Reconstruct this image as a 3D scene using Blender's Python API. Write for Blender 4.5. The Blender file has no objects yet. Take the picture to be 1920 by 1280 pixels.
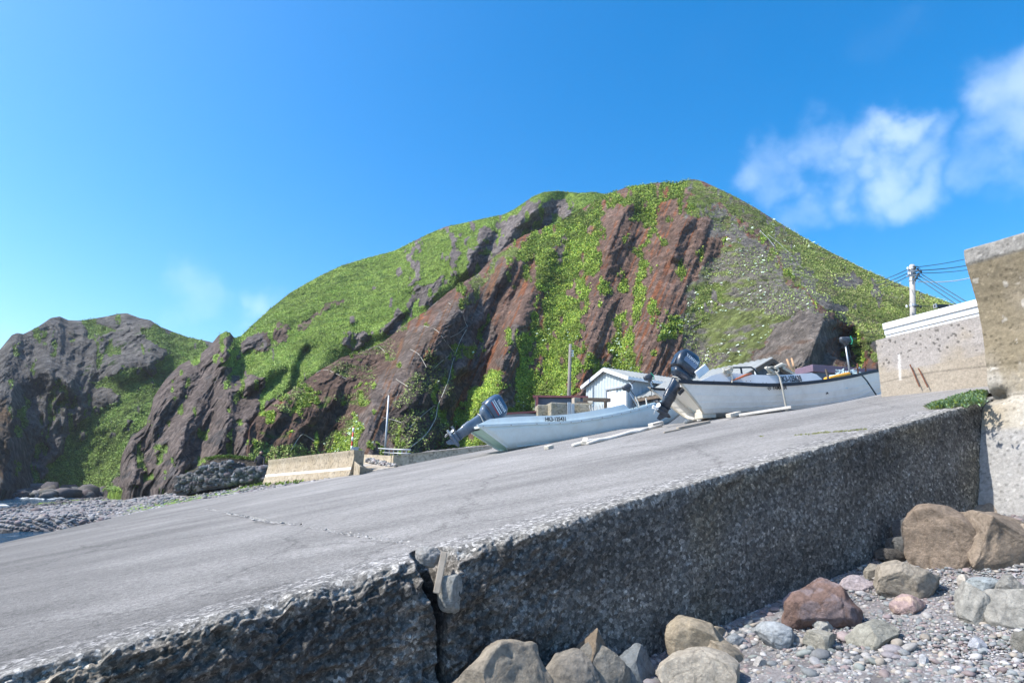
import bpy, math, random
import numpy as np
from mathutils import Vector, Matrix
R_ = math.radians
rng = np.random.default_rng(7)
random.seed(7)
scene = bpy.context.scene
col = scene.collection

# ------------------------------------------------------------------ camera
FPX = 1150.0                      # focal length in pixels of the 1920 wide photograph
def cam_axes(pitch, roll):
    p, r = R_(pitch), R_(roll)
    fwd = np.array([0, math.cos(p), math.sin(p)]); right = np.array([1., 0, 0]); up = np.cross(right, fwd)
    return fwd, right*math.cos(r)+up*math.sin(r), -right*math.sin(r)+up*math.cos(r)
FW, RT, UP = cam_axes(13.2, 1.7)
cam = bpy.data.cameras.new("camera"); camo = bpy.data.objects.new("camera", cam); col.objects.link(camo)
cam.sensor_width = 36; cam.lens = 36*FPX/1920; cam.clip_start = .05; cam.clip_end = 9000
camo.matrix_world = Matrix(((RT[0], UP[0], -FW[0], 0), (RT[1], UP[1], -FW[1], 0), (RT[2], UP[2], -FW[2], 0), (0, 0, 0, 1)))
scene.camera = camo

# ------------------------------------------------------------------ light
SUN_AZ, SUN_EL = -103.0, 49.0
scene.view_settings.view_transform = 'Standard'; scene.view_settings.look = 'None'
scene.view_settings.exposure = 0.72; scene.view_settings.gamma = 1.0
w = bpy.data.worlds.new("World"); scene.world = w; w.use_nodes = True
SKY_STRENGTH = .15
sl = bpy.data.lights.new("sun", 'SUN'); sl.energy = 4.6; sl.angle = R_(.5); sl.color = (1, .955, .88)
slo = bpy.data.objects.new("sun", sl); col.objects.link(slo)
sd = Vector((math.sin(R_(SUN_AZ))*math.cos(R_(SUN_EL)), math.cos(R_(SUN_AZ))*math.cos(R_(SUN_EL)), math.sin(R_(SUN_EL))))
slo.rotation_euler = sd.to_track_quat('Z', 'Y').to_euler()

# ------------------------------------------------------------------ geometry of the place
AZ = R_(63.0); SLOPE = .233; H = 1.13
UD = np.array([math.sin(AZ), math.cos(AZ), 0]); VD = np.array([-math.cos(AZ), math.sin(AZ), 0])
V0 = 5.54
def ray(x, y): return FPX*FW + RT*(x-960) + UP*(640-y)
def rays(x, y):
    x = np.asarray(x, float); y = np.asarray(y, float)
    return FPX*FW + RT*(x-960)[..., None] + UP*(640-y)[..., None]
def at_depth(x, y, Y): r = ray(x, y); return r*(Y/r[1])
def on_z(x, y, z): r = ray(x, y); return r*(z/r[2])
def on_slip(x, y): 
    n = np.array([0, 0, 1.])-SLOPE*UD; r = ray(x, y); return r*(-H/(n@r))
def on_beach(x, y):
    n = np.array([0, 0, 1.])-.225*UD; r = ray(x, y); return r*(-2.72/(n@r))
def W(u, v, z): return UD*u+VD*v+np.array([0, 0, z])
def uv(P): return P@UD, P@VD

# ------------------------------------------------------------------ noise
def _hash(ix, iy, iz, seed):
    h = (ix.astype(np.uint32)*np.uint32(374761393) + iy.astype(np.uint32)*np.uint32(668265263)
         + iz.astype(np.uint32)*np.uint32(2147483647) + np.uint32(seed*1013904223 & 0xffffffff))
    h = (h ^ (h >> np.uint32(13)))*np.uint32(1274126177); h = h ^ (h >> np.uint32(16))
    h = h*np.uint32(2246822519); h = h ^ (h >> np.uint32(15))
    return (h & np.uint32(0xffffff)).astype(np.float64)/16777215.0
def vnoise(P, seed=0):
    P = np.asarray(P, float); f = np.floor(P); t = P-f; t = t*t*t*(t*(t*6-15)+10); i = f.astype(np.int64)
    out = 0
    for dx in (0, 1):
        wx = t[..., 0] if dx else 1-t[..., 0]
        for dy in (0, 1):
            wy = t[..., 1] if dy else 1-t[..., 1]
            for dz in (0, 1):
                wz = t[..., 2] if dz else 1-t[..., 2]
                out = out + wx*wy*wz*_hash(i[..., 0]+dx, i[..., 1]+dy, i[..., 2]+dz, seed)
    return out*2-1
def fbm(P, oct=4, seed=0, ridged=False):
    s = 0; a = 1; n = 0; P = np.asarray(P, float)
    for k in range(oct):
        v = vnoise(P, seed+k*17)
        if ridged: v = 1-2*np.abs(v)**.8
        s = s+a*v; n += a; a *= .5; P = P*2.07+13.7
    return s/n
def worley(P, seed=0):
    """distance to nearest feature point and its id (random 0..1), 3-D"""
    P = np.asarray(P, float); f = np.floor(P).astype(np.int64); best = np.full(P.shape[:-1], 9.); second = best.copy(); ident = np.zeros(P.shape[:-1])
    for dx in (-1, 0, 1):
        for dy in (-1, 0, 1):
            for dz in (-1, 0, 1):
                i = f+np.array([dx, dy, dz])
                q = np.stack([i[..., k]+_hash(i[..., 0], i[..., 1], i[..., 2], seed+k) for k in range(3)], -1)
                d = np.sqrt(((q-P)**2).sum(-1)); idd = _hash(i[..., 0], i[..., 1], i[..., 2], seed+9)
                m = d < best
                second = np.where(m, best, np.minimum(second, d)); ident = np.where(m, idd, ident); best = np.where(m, d, best)
    return best, second, ident
def sstep(a, b, x): t = np.clip((x-a)/(b-a), 0, 1); return t*t*(3-2*t)
def inpoly(x, y, poly):
    c = np.zeros(x.shape, bool); n = len(poly); j = n-1
    for i in range(n):
        xi, yi = poly[i]; xj, yj = poly[j]
        if yi != yj:
            c ^= ((yi > y) != (yj > y)) & (x < (xj-xi)*(y-yi)/(yj-yi)+xi)
        j = i
    return c

# ------------------------------------------------------------------ objects
def tag(o, label=None, cat=None, group=None, kind=None):
    if label: o['label'] = label
    if cat: o['category'] = cat
    if group: o['group'] = group
    if kind: o['kind'] = kind
    return o
def empty(name, loc=(0, 0, 0), label=None, cat=None, group=None, mat=None):
    o = bpy.data.objects.new(name, None); o.empty_display_size = .2; col.objects.link(o)
    if mat is not None: o.matrix_world = mat
    else: o.location = loc
    return tag(o, label, cat, group)
def np_mesh(name, V, F, mat=None, parent=None, colr=None, smooth=False, fcol=None):
    """V (n,3); F (m,3|4) array; colr (n,3) per vertex; fcol (m,3) per face"""
    V = np.asarray(V, np.float32).reshape(-1, 3); F = np.asarray(F, np.int32)
    me = bpy.data.meshes.new(name); k = F.shape[1]; m = F.shape[0]
    me.vertices.add(len(V)); me.vertices.foreach_set("co", V.ravel())
    me.loops.add(m*k); me.loops.foreach_set("vertex_index", F.ravel())
    me.polygons.add(m); me.polygons.foreach_set("loop_start", np.arange(0, m*k, k, dtype=np.int32))
    me.polygons.foreach_set("loop_total", np.full(m, k, np.int32))
    if smooth: me.polygons.foreach_set("use_smooth", np.ones(m, bool))
    me.update(calc_edges=True)
    if colr is not None:
        a = me.attributes.new("Col", 'FLOAT_COLOR', 'POINT'); c = np.ones((len(V), 4), np.float32); c[:, :3] = colr; a.data.foreach_set("color", c.ravel())
    if fcol is not None:
        a = me.attributes.new("Col", 'FLOAT_COLOR', 'CORNER'); c = np.ones((m, k, 4), np.float32); c[:, :, :3] = np.asarray(fcol)[:, None, :]; a.data.foreach_set("color", c.ravel())
    if mat: me.materials.append(mat)
    o = bpy.data.objects.new(name, me); col.objects.link(o)
    if parent: o.parent = parent
    return o
def grid_faces(nr, nc, flip=False):
    i = np.arange(nr-1)[:, None]*nc+np.arange(nc-1)[None, :]
    f = np.stack([i, i+1, i+nc+1, i+nc], -1).reshape(-1, 4)
    return f[:, ::-1] if flip else f
class MB:
    def __init__(s): s.v = []; s.f = []
    def add(s, vs, fs):
        b = len(s.v); s.v += [tuple(map(float, p)) for p in vs]; s.f += [tuple(b+i for i in f) for f in fs]; return s
    def box(s, c, d, M=None):
        vs = [(sx*d[0]/2, sy*d[1]/2, sz*d[2]/2) for sx in (-1, 1) for sy in (-1, 1) for sz in (-1, 1)]
        vs = [Vector(p) for p in vs]
        if M is not None: vs = [M @ p for p in vs]
        vs = [p+Vector(c) for p in vs]
        return s.add(vs, [(0, 1, 3, 2), (4, 6, 7, 5), (0, 4, 5, 1), (2, 3, 7, 6), (0, 2, 6, 4), (1, 5, 7, 3)])
    def beam(s, a, b, w_, h_, up=(0, 0, 1)):
        a = Vector(a); b = Vector(b); x = (b-a); L = x.length; x.normalize(); y = Vector(up).cross(x)
        if y.length < 1e-4: y = Vector((0, 1, 0))
        y.normalize(); z = x.cross(y); M = Matrix((x, y, z)).transposed()
        return s.box((a+b)/2, (L, w_, h_), M)
    def tube(s, pts, r, n=8, cap=True):
        pts = [Vector(p) for p in pts]; rs = r if hasattr(r, '__len__') else [r]*len(pts); rings = []
        t0 = (pts[1]-pts[0]).normalized(); nrm = t0.orthogonal().normalized()
        for i, p in enumerate(pts):
            t = (pts[min(i+1, len(pts)-1)]-pts[max(i-1, 0)]).normalized()
            nrm = (nrm-t*nrm.dot(t)).normalized(); b = t.cross(nrm)
            rings.append([p+(nrm*math.cos(2*math.pi*k/n)+b*math.sin(2*math.pi*k/n))*rs[i] for k in range(n)])
        vs = [q for g in rings for q in g]; fs = []
        for i in range(len(pts)-1):
            for k in range(n): fs.append((i*n+k, i*n+(k+1) % n, (i+1)*n+(k+1) % n, (i+1)*n+k))
        if cap: fs.append(tuple(range(n))[::-1]); fs.append(tuple((len(pts)-1)*n+k for k in range(n)))
        return s.add(vs, fs)
    def loft(s, rings, cap=True):
        n = len(rings[0]); vs = [q for g in rings for q in g]; fs = []
        for i in range(len(rings)-1):
            for k in range(n): fs.append((i*n+k, i*n+(k+1) % n, (i+1)*n+(k+1) % n, (i+1)*n+k))
        if cap: fs.append(tuple(range(n))[::-1]); fs.append(tuple((len(rings)-1)*n+k for k in range(n)))
        return s.add(vs, fs)
    def strip(s, A, B):   # quad strip between two polylines
        n = len(A); return s.add(list(A)+list(B), [(i, i+1, n+i+1, n+i) for i in range(n-1)])
    def build(s, name, mat, parent=None, smooth=False, bevel=0, solid=0, M=None):
        me = bpy.data.meshes.new(name); me.from_pydata(s.v, [], s.f); me.materials.append(mat)
        if smooth: me.polygons.foreach_set("use_smooth", np.ones(len(me.polygons), bool))
        me.update(); o = bpy.data.objects.new(name, me); col.objects.link(o)
        if parent: o.parent = parent
        if M is not None: o.matrix_local = M
        if solid: m = o.modifiers.new("solid", 'SOLIDIFY'); m.thickness = solid; m.offset = -1
        if bevel: m = o.modifiers.new("bevel", 'BEVEL'); m.width = bevel; m.segments = 2; m.limit_method = 'ANGLE'
        return o
_fc = {}
def text_mesh(name, body, size, mat, parent, M, sx=1.0, bold=0.0, label=None):
    cu = bpy.data.curves.new(name, 'FONT'); cu.body = body; cu.size = size; cu.extrude = .0015; cu.offset = bold; cu.align_x = 'LEFT'
    t = bpy.data.objects.new(name, cu); col.objects.link(t)
    dg = bpy.context.evaluated_depsgraph_get(); me = bpy.data.meshes.new_from_object(t.evaluated_get(dg))
    bpy.data.objects.remove(t); me.materials.clear(); me.materials.append(mat); me.transform(Matrix.Diagonal((sx, 1, 1, 1)))
    o = bpy.data.objects.new(name, me); col.objects.link(o); o.parent = parent; o.matrix_local = M
    if label: o['label'] = label
    return o

# ------------------------------------------------------------------ materials
def new_mat(name):
    m = bpy.data.materials.new(name); m.use_nodes = True; return m, m.node_tree, m.node_tree.nodes["Principled BSDF"]
def N(nt, t, **k):
    n = nt.nodes.new(t)
    for a, b in k.items():
        if a.startswith('i_'):
            n.inputs[a[2:].replace('_', ' ')].default_value = b
        else: setattr(n, a, b)
    return n
def mixc(nt, mode, fac, a, b):
    n = nt.nodes.new('ShaderNodeMix'); n.data_type = 'RGBA'; n.blend_type = mode
    for s, v in ((0, fac), (6, a), (7, b)):
        if isinstance(v, bpy.types.NodeSocket): nt.links.new(v, n.inputs[s])
        else: n.inputs[s].default_value = (*v, 1) if isinstance(v, tuple) and len(v) == 3 else v
    return n.outputs[2]
def ramp(nt, src, stops):
    n = nt.nodes.new('ShaderNodeValToRGB'); e = n.color_ramp.elements
    while len(e) < len(stops): e.new(.5)
    for k, (p, c) in enumerate(stops):
        e[k].position = p; e[k].color = (*c, 1) if len(c) == 3 else c
    nt.links.new(src, n.inputs[0]); return n.outputs[0]
def tex_noise(nt, scale, detail=6, rough=.6, vec=None, dist=0):
    n = N(nt, 'ShaderNodeTexNoise'); n.inputs['Scale'].default_value = scale; n.inputs['Detail'].default_value = detail
    n.inputs['Roughness'].default_value = rough; n.inputs['Distortion'].default_value = dist
    if vec is not None: nt.links.new(vec, n.inputs['Vector'])
    return n
def tex_vor(nt, scale, feature='F1', vec=None, rnd=1):
    n = N(nt, 'ShaderNodeTexVoronoi'); n.feature = feature; n.inputs['Scale'].default_value = scale; n.inputs['Randomness'].default_value = rnd
    if vec is not None: nt.links.new(vec, n.inputs['Vector'])
    return n
def objco(nt): return N(nt, 'ShaderNodeTexCoord').outputs['Object']
def bump(nt, b, h, strength, dist, prev=None):
    n = N(nt, 'ShaderNodeBump'); n.inputs['Strength'].default_value = strength; n.inputs['Distance'].default_value = dist
    nt.links.new(h, n.inputs['Height'])
    if prev is not None: nt.links.new(prev, n.inputs['Normal'])
    nt.links.new(n.outputs[0], b.inputs['Normal']); return n.outputs[0]
def g3(v): return (v, v, v)
G = lambda v: (v, v, v)

def mat_attr(name, nscale=2.0, bscale=3.0, bstr=.6, bdist=.3, rough=.95, contrast=(.7, 1.35), spec=.1, crag=0):
    m, nt, b = new_mat(name); a = N(nt, 'ShaderNodeAttribute'); a.attribute_name = "Col"
    co = objco(nt); n1 = tex_noise(nt, nscale, 8, .7, co)
    f = ramp(nt, n1.outputs[0], [(.3, G(contrast[0]/1.5)), (.7, G(contrast[1]/1.5))])
    c = mixc(nt, 'MULTIPLY', 1.0, a.outputs['Color'], f); c = mixc(nt, 'MULTIPLY', 1.0, c, (1.5, 1.5, 1.5))
    pv = None
    if crag:
        wv_ = tex_noise(nt, crag*.8, 5, .7, co); wm = N(nt, 'ShaderNodeVectorMath', operation='MULTIPLY_ADD'); nt.links.new(wv_.outputs['Color'], wm.inputs[0]); wm.inputs[1].default_value = (.9/crag,)*3; nt.links.new(co, wm.inputs[2])
        vv = tex_vor(nt, crag, 'DISTANCE_TO_EDGE', wm.outputs[0]); vc = tex_vor(nt, crag, 'F1', wm.outputs[0]); kc = N(nt, 'ShaderNodeSeparateColor'); nt.links.new(vc.outputs['Color'], kc.inputs[0])
        c = mixc(nt, 'MULTIPLY', 1.0, c, ramp(nt, kc.outputs[0], [(0, G(.5)), (.5, G(.7)), (1, G(1.0))])); c = mixc(nt, 'MULTIPLY', 1.0, c, ramp(nt, tex_noise(nt, crag*2.2, 6, .8, co).outputs[0], [(.32, G(.55)), (.68, G(1.0))])); c = mixc(nt, 'MULTIPLY', 1.0, c, (1.75, 1.75, 1.75))
        pv = bump(nt, b, vv.outputs['Distance'], .8, bdist*.5)
    nt.links.new(c, b.inputs['Base Color']); b.inputs['Roughness'].default_value = rough; b.inputs['Specular IOR Level'].default_value = spec
    if bstr: bump(nt, b, tex_noise(nt, bscale, 9, .75, co).outputs[0], bstr, bdist, pv)
    return m
def mat_simple(name, c, rough=.5, var=.12, nscale=6, bstr=.0, bscale=30, metal=0, spec=.5, dirt=None, dscale=2.5, damt=.5, coat=0):
    m, nt, b = new_mat(name); co = objco(nt); n1 = tex_noise(nt, nscale, 6, .65, co)
    lo = tuple(x*(1-var) for x in c); hi = tuple(min(1, x*(1+var)) for x in c)
    cc = ramp(nt, n1.outputs[0], [(.3, lo), (.7, hi)])
    if dirt:
        n2 = tex_noise(nt, dscale, 8, .72, co, .4); k = ramp(nt, n2.outputs[0], [(.48, G(0)), (.72, G(damt))]); cc = mixc(nt, 'MIX', k, cc, dirt)
    nt.links.new(cc, b.inputs['Base Color']); b.inputs['Roughness'].default_value = rough; b.inputs['Metallic'].default_value = metal
    b.inputs['Specular IOR Level'].default_value = spec; b.inputs['Coat Weight'].default_value = coat
    if bstr: bump(nt, b, tex_noise(nt, bscale, 6, .7, co).outputs[0], bstr, .02)
    return m

M_ = {}
M_['hill'] = mat_attr("hillside", .9, 1.9, 1.0, .7, contrast=(.62, 1.4), crag=2.2)
M_['far'] = mat_attr("far_rock", .5, 1.0, 1.0, 1.4, contrast=(.65, 1.4), crag=1.1)
M_['leaf'] = mat_attr("leaves", 4, 3, 0, rough=.6, contrast=(.85, 1.2), spec=.25)
M_['pebble'] = mat_attr("pebbles", 40, 60, .3, .01, rough=.75, contrast=(.8, 1.25), spec=.3)
M_['beach'] = mat_attr("shingle", 30, 25, .6, .03, rough=.9, contrast=(.6, 1.4))
M_['boulder'] = mat_attr("boulder_stone", 20, 34, .8, .03, rough=.92, contrast=(.62, 1.38), spec=.2)
M_['rubble'] = mat_attr("rubble_stone", 5, 9, .5, .05, rough=.85, contrast=(.75, 1.3), spec=.25)

# aggregate concrete of the broken slab face
def mat_face():
    m, nt, b = new_mat("exposed_aggregate"); a = N(nt, 'ShaderNodeAttribute'); a.attribute_name = "Col"; co = objco(nt)
    v = tex_vor(nt, 27, vec=co); v2 = tex_vor(nt, 70, vec=co)
    k = N(nt, 'ShaderNodeSeparateColor'); nt.links.new(v.outputs['Color'], k.inputs[0])
    k2 = N(nt, 'ShaderNodeSeparateColor'); nt.links.new(v2.outputs['Color'], k2.inputs[0])
    f = ramp(nt, k.outputs[0], [(0, G(.26)), (.5, G(.5)), (.84, G(.74)), (1, G(1.15))])
    f2 = ramp(nt, k2.outputs[0], [(0, G(.45)), (.7, G(.7)), (1, G(1.))])
    c = mixc(nt, 'MULTIPLY', 1.0, a.outputs['Color'], f); c = mixc(nt, 'MULTIPLY', 1.0, c, f2); c = mixc(nt, 'MULTIPLY', 1.0, c, (2.6, 2.6, 2.6))
    nt.links.new(c, b.inputs['Base Color']); b.inputs['Roughness'].default_value = .82; b.inputs['Specular IOR Level'].default_value = .3
    p = bump(nt, b, v.outputs['Distance'], .55, .012); bump(nt, b, tex_noise(nt, 60, 8, .75, co).outputs[0], .7, .012, p)
    return m
M_['face'] = mat_face()
def mat_slip():
    m, nt, b = new_mat("slip_concrete"); a = N(nt, 'ShaderNodeAttribute'); a.attribute_name = "Col"; co = objco(nt)
    mp = N(nt, 'ShaderNodeMapping'); nt.links.new(co, mp.inputs[0]); mp.inputs['Rotation'].default_value = (0, 0, AZ-math.pi/2); mp.inputs['Scale'].default_value = (.15, 1, 1)
    # long streaks running down the slope
    s1 = tex_noise(nt, .9, 6, .6, mp.outputs[0]); s2 = tex_noise(nt, 95, 4, .75, co); s3 = tex_noise(nt, .35, 5, .6, co)
    v = tex_vor(nt, 130, vec=co); k = N(nt, 'ShaderNodeSeparateColor'); nt.links.new(v.outputs['Color'], k.inputs[0])
    c = mixc(nt, 'MULTIPLY', 1.0, a.outputs['Color'], ramp(nt, s1.outputs[0], [(.35, G(.72)), (.62, G(1.0))]))
    c = mixc(nt, 'MULTIPLY', 1.0, c, ramp(nt, s2.outputs[0], [(.3, G(.6)), (.7, G(1.0))]))
    c = mixc(nt, 'MULTIPLY', 1.0, c, ramp(nt, s3.outputs[0], [(.35, G(.86)), (.65, G(1.0))]))
    c = mixc(nt, 'MULTIPLY', 1.0, c, ramp(nt, k.outputs[1], [(0, G(.62)), (.6, G(.85)), (1, G(1.))]))
    v4 = tex_vor(nt, 34, vec=co); k4 = N(nt, 'ShaderNodeSeparateColor'); nt.links.new(v4.outputs['Color'], k4.inputs[0])
    c = mixc(nt, 'MULTIPLY', 1.0, c, ramp(nt, k4.outputs[0], [(0, G(.62)), (.5, G(.82)), (.85, G(.88)), (1, G(1.))]))
    c = mixc(nt, 'MULTIPLY', 1.0, c, ramp(nt, tex_noise(nt, 14, 6, .75, co).outputs[0], [(.3, G(.7)), (.7, G(1.))]))
    wn = tex_noise(nt, 1.3, 6, .7, co); wa_ = N(nt, 'ShaderNodeVectorMath', operation='MULTIPLY_ADD'); nt.links.new(wn.outputs['Color'], wa_.inputs[0]); wa_.inputs[1].default_value = (.9, .9, .9); nt.links.new(co, wa_.inputs[2])
    ck = tex_vor(nt, .22, 'DISTANCE_TO_EDGE', wa_.outputs[0]); c = mixc(nt, 'MULTIPLY', 1.0, c, ramp(nt, ck.outputs['Distance'], [(0, G(.6)), (.0035, G(.8)), (.006, G(1.))]))
    c = mixc(nt, 'MULTIPLY', 1.0, c, (2.5, 2.5, 2.5))
    nt.links.new(c, b.inputs['Base Color']); b.inputs['Roughness'].default_value = .9; b.inputs['Specular IOR Level'].default_value = .25
    p = bump(nt, b, v.outputs['Distance'], .4, .005); p = bump(nt, b, s2.outputs[0], .8, .012, p); bump(nt, b, v4.outputs['Distance'], .5, .012, p)
    return m
M_['slip'] = mat_slip()
def mat_conc(name, base, stain, pale, vs=26, bst=.6, stz=1.0):
    m, nt, b = new_mat(name); co = objco(nt)
    n1 = tex_noise(nt, 1.1, 8, .68, co, .3); n2 = tex_noise(nt, .8, 7, .7, co, .6); n2.inputs['W'].default_value if False else None
    mp = N(nt, 'ShaderNodeMapping'); mp.inputs['Location'].default_value = (17, 4, 9); nt.links.new(co, mp.inputs[0]); nt.links.new(mp.outputs[0], n2.inputs[0])
    v = tex_vor(nt, vs, vec=co); k = N(nt, 'ShaderNodeSeparateColor'); nt.links.new(v.outputs['Color'], k.inputs[0])
    n3 = tex_noise(nt, 45, 6, .75, co)
    c = mixc(nt, 'MIX', ramp(nt, n1.outputs[0], [(.42, G(0)), (.62, G(stz))]), base, stain)
    c = mixc(nt, 'MIX', ramp(nt, n2.outputs[0], [(.5, G(0)), (.7, G(.75))]), c, pale)
    c = mixc(nt, 'MULTIPLY', 1.0, c, ramp(nt, k.outputs[0], [(0, G(.5)), (.25, G(.8)), (.8, G(.95)), (1, G(1.0))]))
    c = mixc(nt, 'MULTIPLY', 1.0, c, ramp(nt, n3.outputs[0], [(.3, G(.7)), (.62, G(1.0))]))
    nt.links.new(c, b.inputs['Base Color']); b.inputs['Roughness'].default_value = .93; b.inputs['Specular IOR Level'].default_value = .15
    p = bump(nt, b, v.outputs['Distance'], .3, .02); bump(nt, b, n3.outputs[0], bst, .025, p)
    return m
M_['wall'] = mat_conc("weathered_seawall", (.5, .46, .39), (.33, .25, .13), (.66, .62, .54))
M_['wall2'] = mat_conc("pitted_wall_concrete", (.46, .43, .39), (.4, .33, .23), (.58, .53, .47), 20)
M_['wall3'] = mat_conc("smooth_beige_concrete", (.46, .39, .29), (.4, .33, .23), (.55, .48, .38), 12, .2)
M_['block'] = mat_conc("block_concrete", (.4, .38, .33), (.36, .31, .2), (.5, .47, .42), 18)
M_['whitewash'] = mat_simple("pale_concrete_band", (.62, .58, .52), .9, .1, 3, .3, dirt=(.45, .4, .32))

def mat_water():
    m, nt, b = new_mat("sea_water"); co = objco(nt)
    b.inputs['Base Color'].default_value = (.012, .04, .07, 1); b.inputs['Roughness'].default_value = .12; b.inputs['IOR'].default_value = 1.33
    mp = N(nt, 'ShaderNodeMapping'); mp.inputs['Scale'].default_value = (1, .45, 1); nt.links.new(co, mp.inputs[0])
    bump(nt, b, tex_noise(nt, 1.6, 6, .65, mp.outputs[0]).outputs[0], .8, .35)
    n = tex_noise(nt, .5, 7, .7, mp.outputs[0]); c = mixc(nt, 'MIX', ramp(nt, n.outputs[0], [(.62, G(0)), (.7, G(.7))]), (.012, .04, .07), (.7, .75, .78))
    nt.links.new(c, b.inputs['Base Color'])
    return m
M_['water'] = mat_water()
M_['hull1'] = mat_simple("pale_blue_gelcoat", (.66, .74, .74), .35, .05, 2.2, .05, dirt=(.52, .5, .42), dscale=2.0, damt=.35, coat=.2)
M_['hull2'] = mat_simple("white_gelcoat", (.80, .78, .735), .38, .05, 2.2, .05, dirt=(.52, .46, .38), dscale=2.0, damt=.35, coat=.2)
M_['board2'] = mat_simple("grey_white_paint", (.68, .68, .69), .5, .05, 3, .05)
M_['foam'] = mat_simple("sea_foam", (.5, .54, .56), .9, .2, 3)
M_['wall4'] = mat_conc("pale_beige_concrete", (.6, .51, .38), (.5, .42, .3), (.66, .58, .45), 12, .2)
M_['strake'] = mat_simple("stained_strake", (.40, .34, .26), .8, .3, 3, .1)
M_['mint'] = mat_simple("mint_green_fibreglass", (.38, .62, .55), .5, .12, 3, .1, dirt=(.5, .52, .4), damt=.5)
M_['inner2'] = mat_simple("pale_blue_inner_paint", (.55, .67, .72), .5, .08, 3, .08, dirt=(.35, .4, .36), damt=.5)
M_['black'] = mat_simple("black_rubber", (.02, .022, .03), .55, .3, 8, .1)
M_['motor1'] = mat_simple("blue_grey_paint", (.085, .125, .18), .38, .15, 8, .04, spec=.5, coat=.3, dirt=(.22, .25, .28), dscale=6, damt=.4)
M_['motor1d'] = mat_simple("blue_cowl_paint", (.05, .09, .15), .3, .12, 8, .03, coat=.4)
M_['motor2'] = mat_simple("dark_navy_paint", (.018, .03, .05), .32, .25, 8, .05, coat=.3, dirt=(.12, .14, .16), dscale=8, damt=.4)
M_['motor3'] = mat_simple("worn_black_paint", (.035, .042, .055), .4, .3, 9, .1, dirt=(.2, .22, .24), dscale=9, damt=.4)
M_['alu'] = mat_simple("worn_aluminium", (.5, .52, .54), .42, .12, 9, .05, metal=.7)
M_['rope'] = mat_simple("faded_rope", (.5, .47, .4), .9, .2, 40, .4, 60)
M_['darkrope'] = mat_simple("dark_hose", (.02, .02, .022), .6, .2, 20)
M_['rust'] = mat_simple("rusty_steel", (.16, .06, .03), .85, .3, 12, .3)
M_['rustbolt'] = mat_simple("rust_stain", (.13, .05, .03), .9, .3, 12)
M_['wood'] = mat_simple("weathered_timber", (.36, .31, .25), .9, .2, 5, .3, dirt=(.18, .15, .12))
M_['palewood'] = mat_simple("bleached_timber", (.58, .53, .44), .9, .15, 5, .3, dirt=(.4, .35, .28))
M_['darkwood'] = mat_simple("dark_timber", (.13, .1, .075), .9, .2, 5, .3)
M_['white'] = mat_simple("white_paint", (.75, .77, .79), .5, .05, 3, .05, dirt=(.6, .6, .56), damt=.3)
M_['orange'] = mat_simple("orange_plastic", (.8, .36, .03), .4, .1, 4)
M_['orangewood'] = mat_simple("red_brown_handle", (.45, .13, .05), .6, .2, 9)
M_['decal'] = mat_simple("black_lettering", (.02, .02, .022), .5, .1, 5)
M_['decalw'] = mat_simple("white_lettering", (.75, .77, .8), .5, .05, 5)
M_['roofgrey'] = mat_simple("grey_metal_roof", (.32, .33, .31), .5, .1, 2, .1, metal=.2, dirt=(.2, .2, .18))
M_['siding'] = mat_simple("dark_grey_siding", (.1, .12, .145), .7, .1, 2, .1)
M_['sidingblue_shade'] = mat_simple("blue_grey_siding_and_shade", (.3, .35, .4), .7, .1, 2, .1)  # the low hut's own blue-grey; painted shade on the pale shed's sides
M_['shedwhite'] = mat_simple("pale_corrugated_siding", (.42, .48, .49), .6, .06, 1.5, .1, dirt=(.6, .62, .58), damt=.4)
M_['redroof'] = mat_simple("dull_red_metal", (.17, .055, .06), .6, .15, 4, .1)
M_['purple'] = mat_simple("purple_corrugated_sheet", (.16, .11, .15), .6, .15, 4, .1)
M_['polec'] = mat_simple("grey_pole_concrete", (.4, .38, .35), .9, .12, 3, .2)
M_['polew'] = mat_simple("grey_pole_timber", (.2, .185, .17), .9, .2, 6, .3, dirt=(.14, .12, .1))
M_['cable'] = mat_simple("black_cable", (.015, .025, .03), .6, .1, 3)
M_['bluecable'] = mat_simple("blue_grey_cable", (.03, .08, .1), .6, .1, 3)
M_['galv'] = mat_simple("galvanised_steel", (.42, .44, .46), .5, .1, 6, .05, metal=.5)
M_['red'] = mat_simple("red_paint", (.55, .03, .02), .5, .1, 4)
M_['green'] = mat_simple("green_tape", (.02, .28, .16), .5, .1, 4)
M_['glassdark'] = mat_simple("dark_window", (.03, .04, .05), .15, .1, 3)
M_['cloth'] = mat_simple("dark_clothing", (.02, .02, .028), .9, .2, 9)
M_['skin'] = mat_simple("skin", (.45, .25, .18), .6, .1, 9)
M_['driftw'] = mat_simple("bleached_driftwood", (.6, .57, .52), .9, .12, 6, .3, dirt=(.4, .36, .3))

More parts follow.
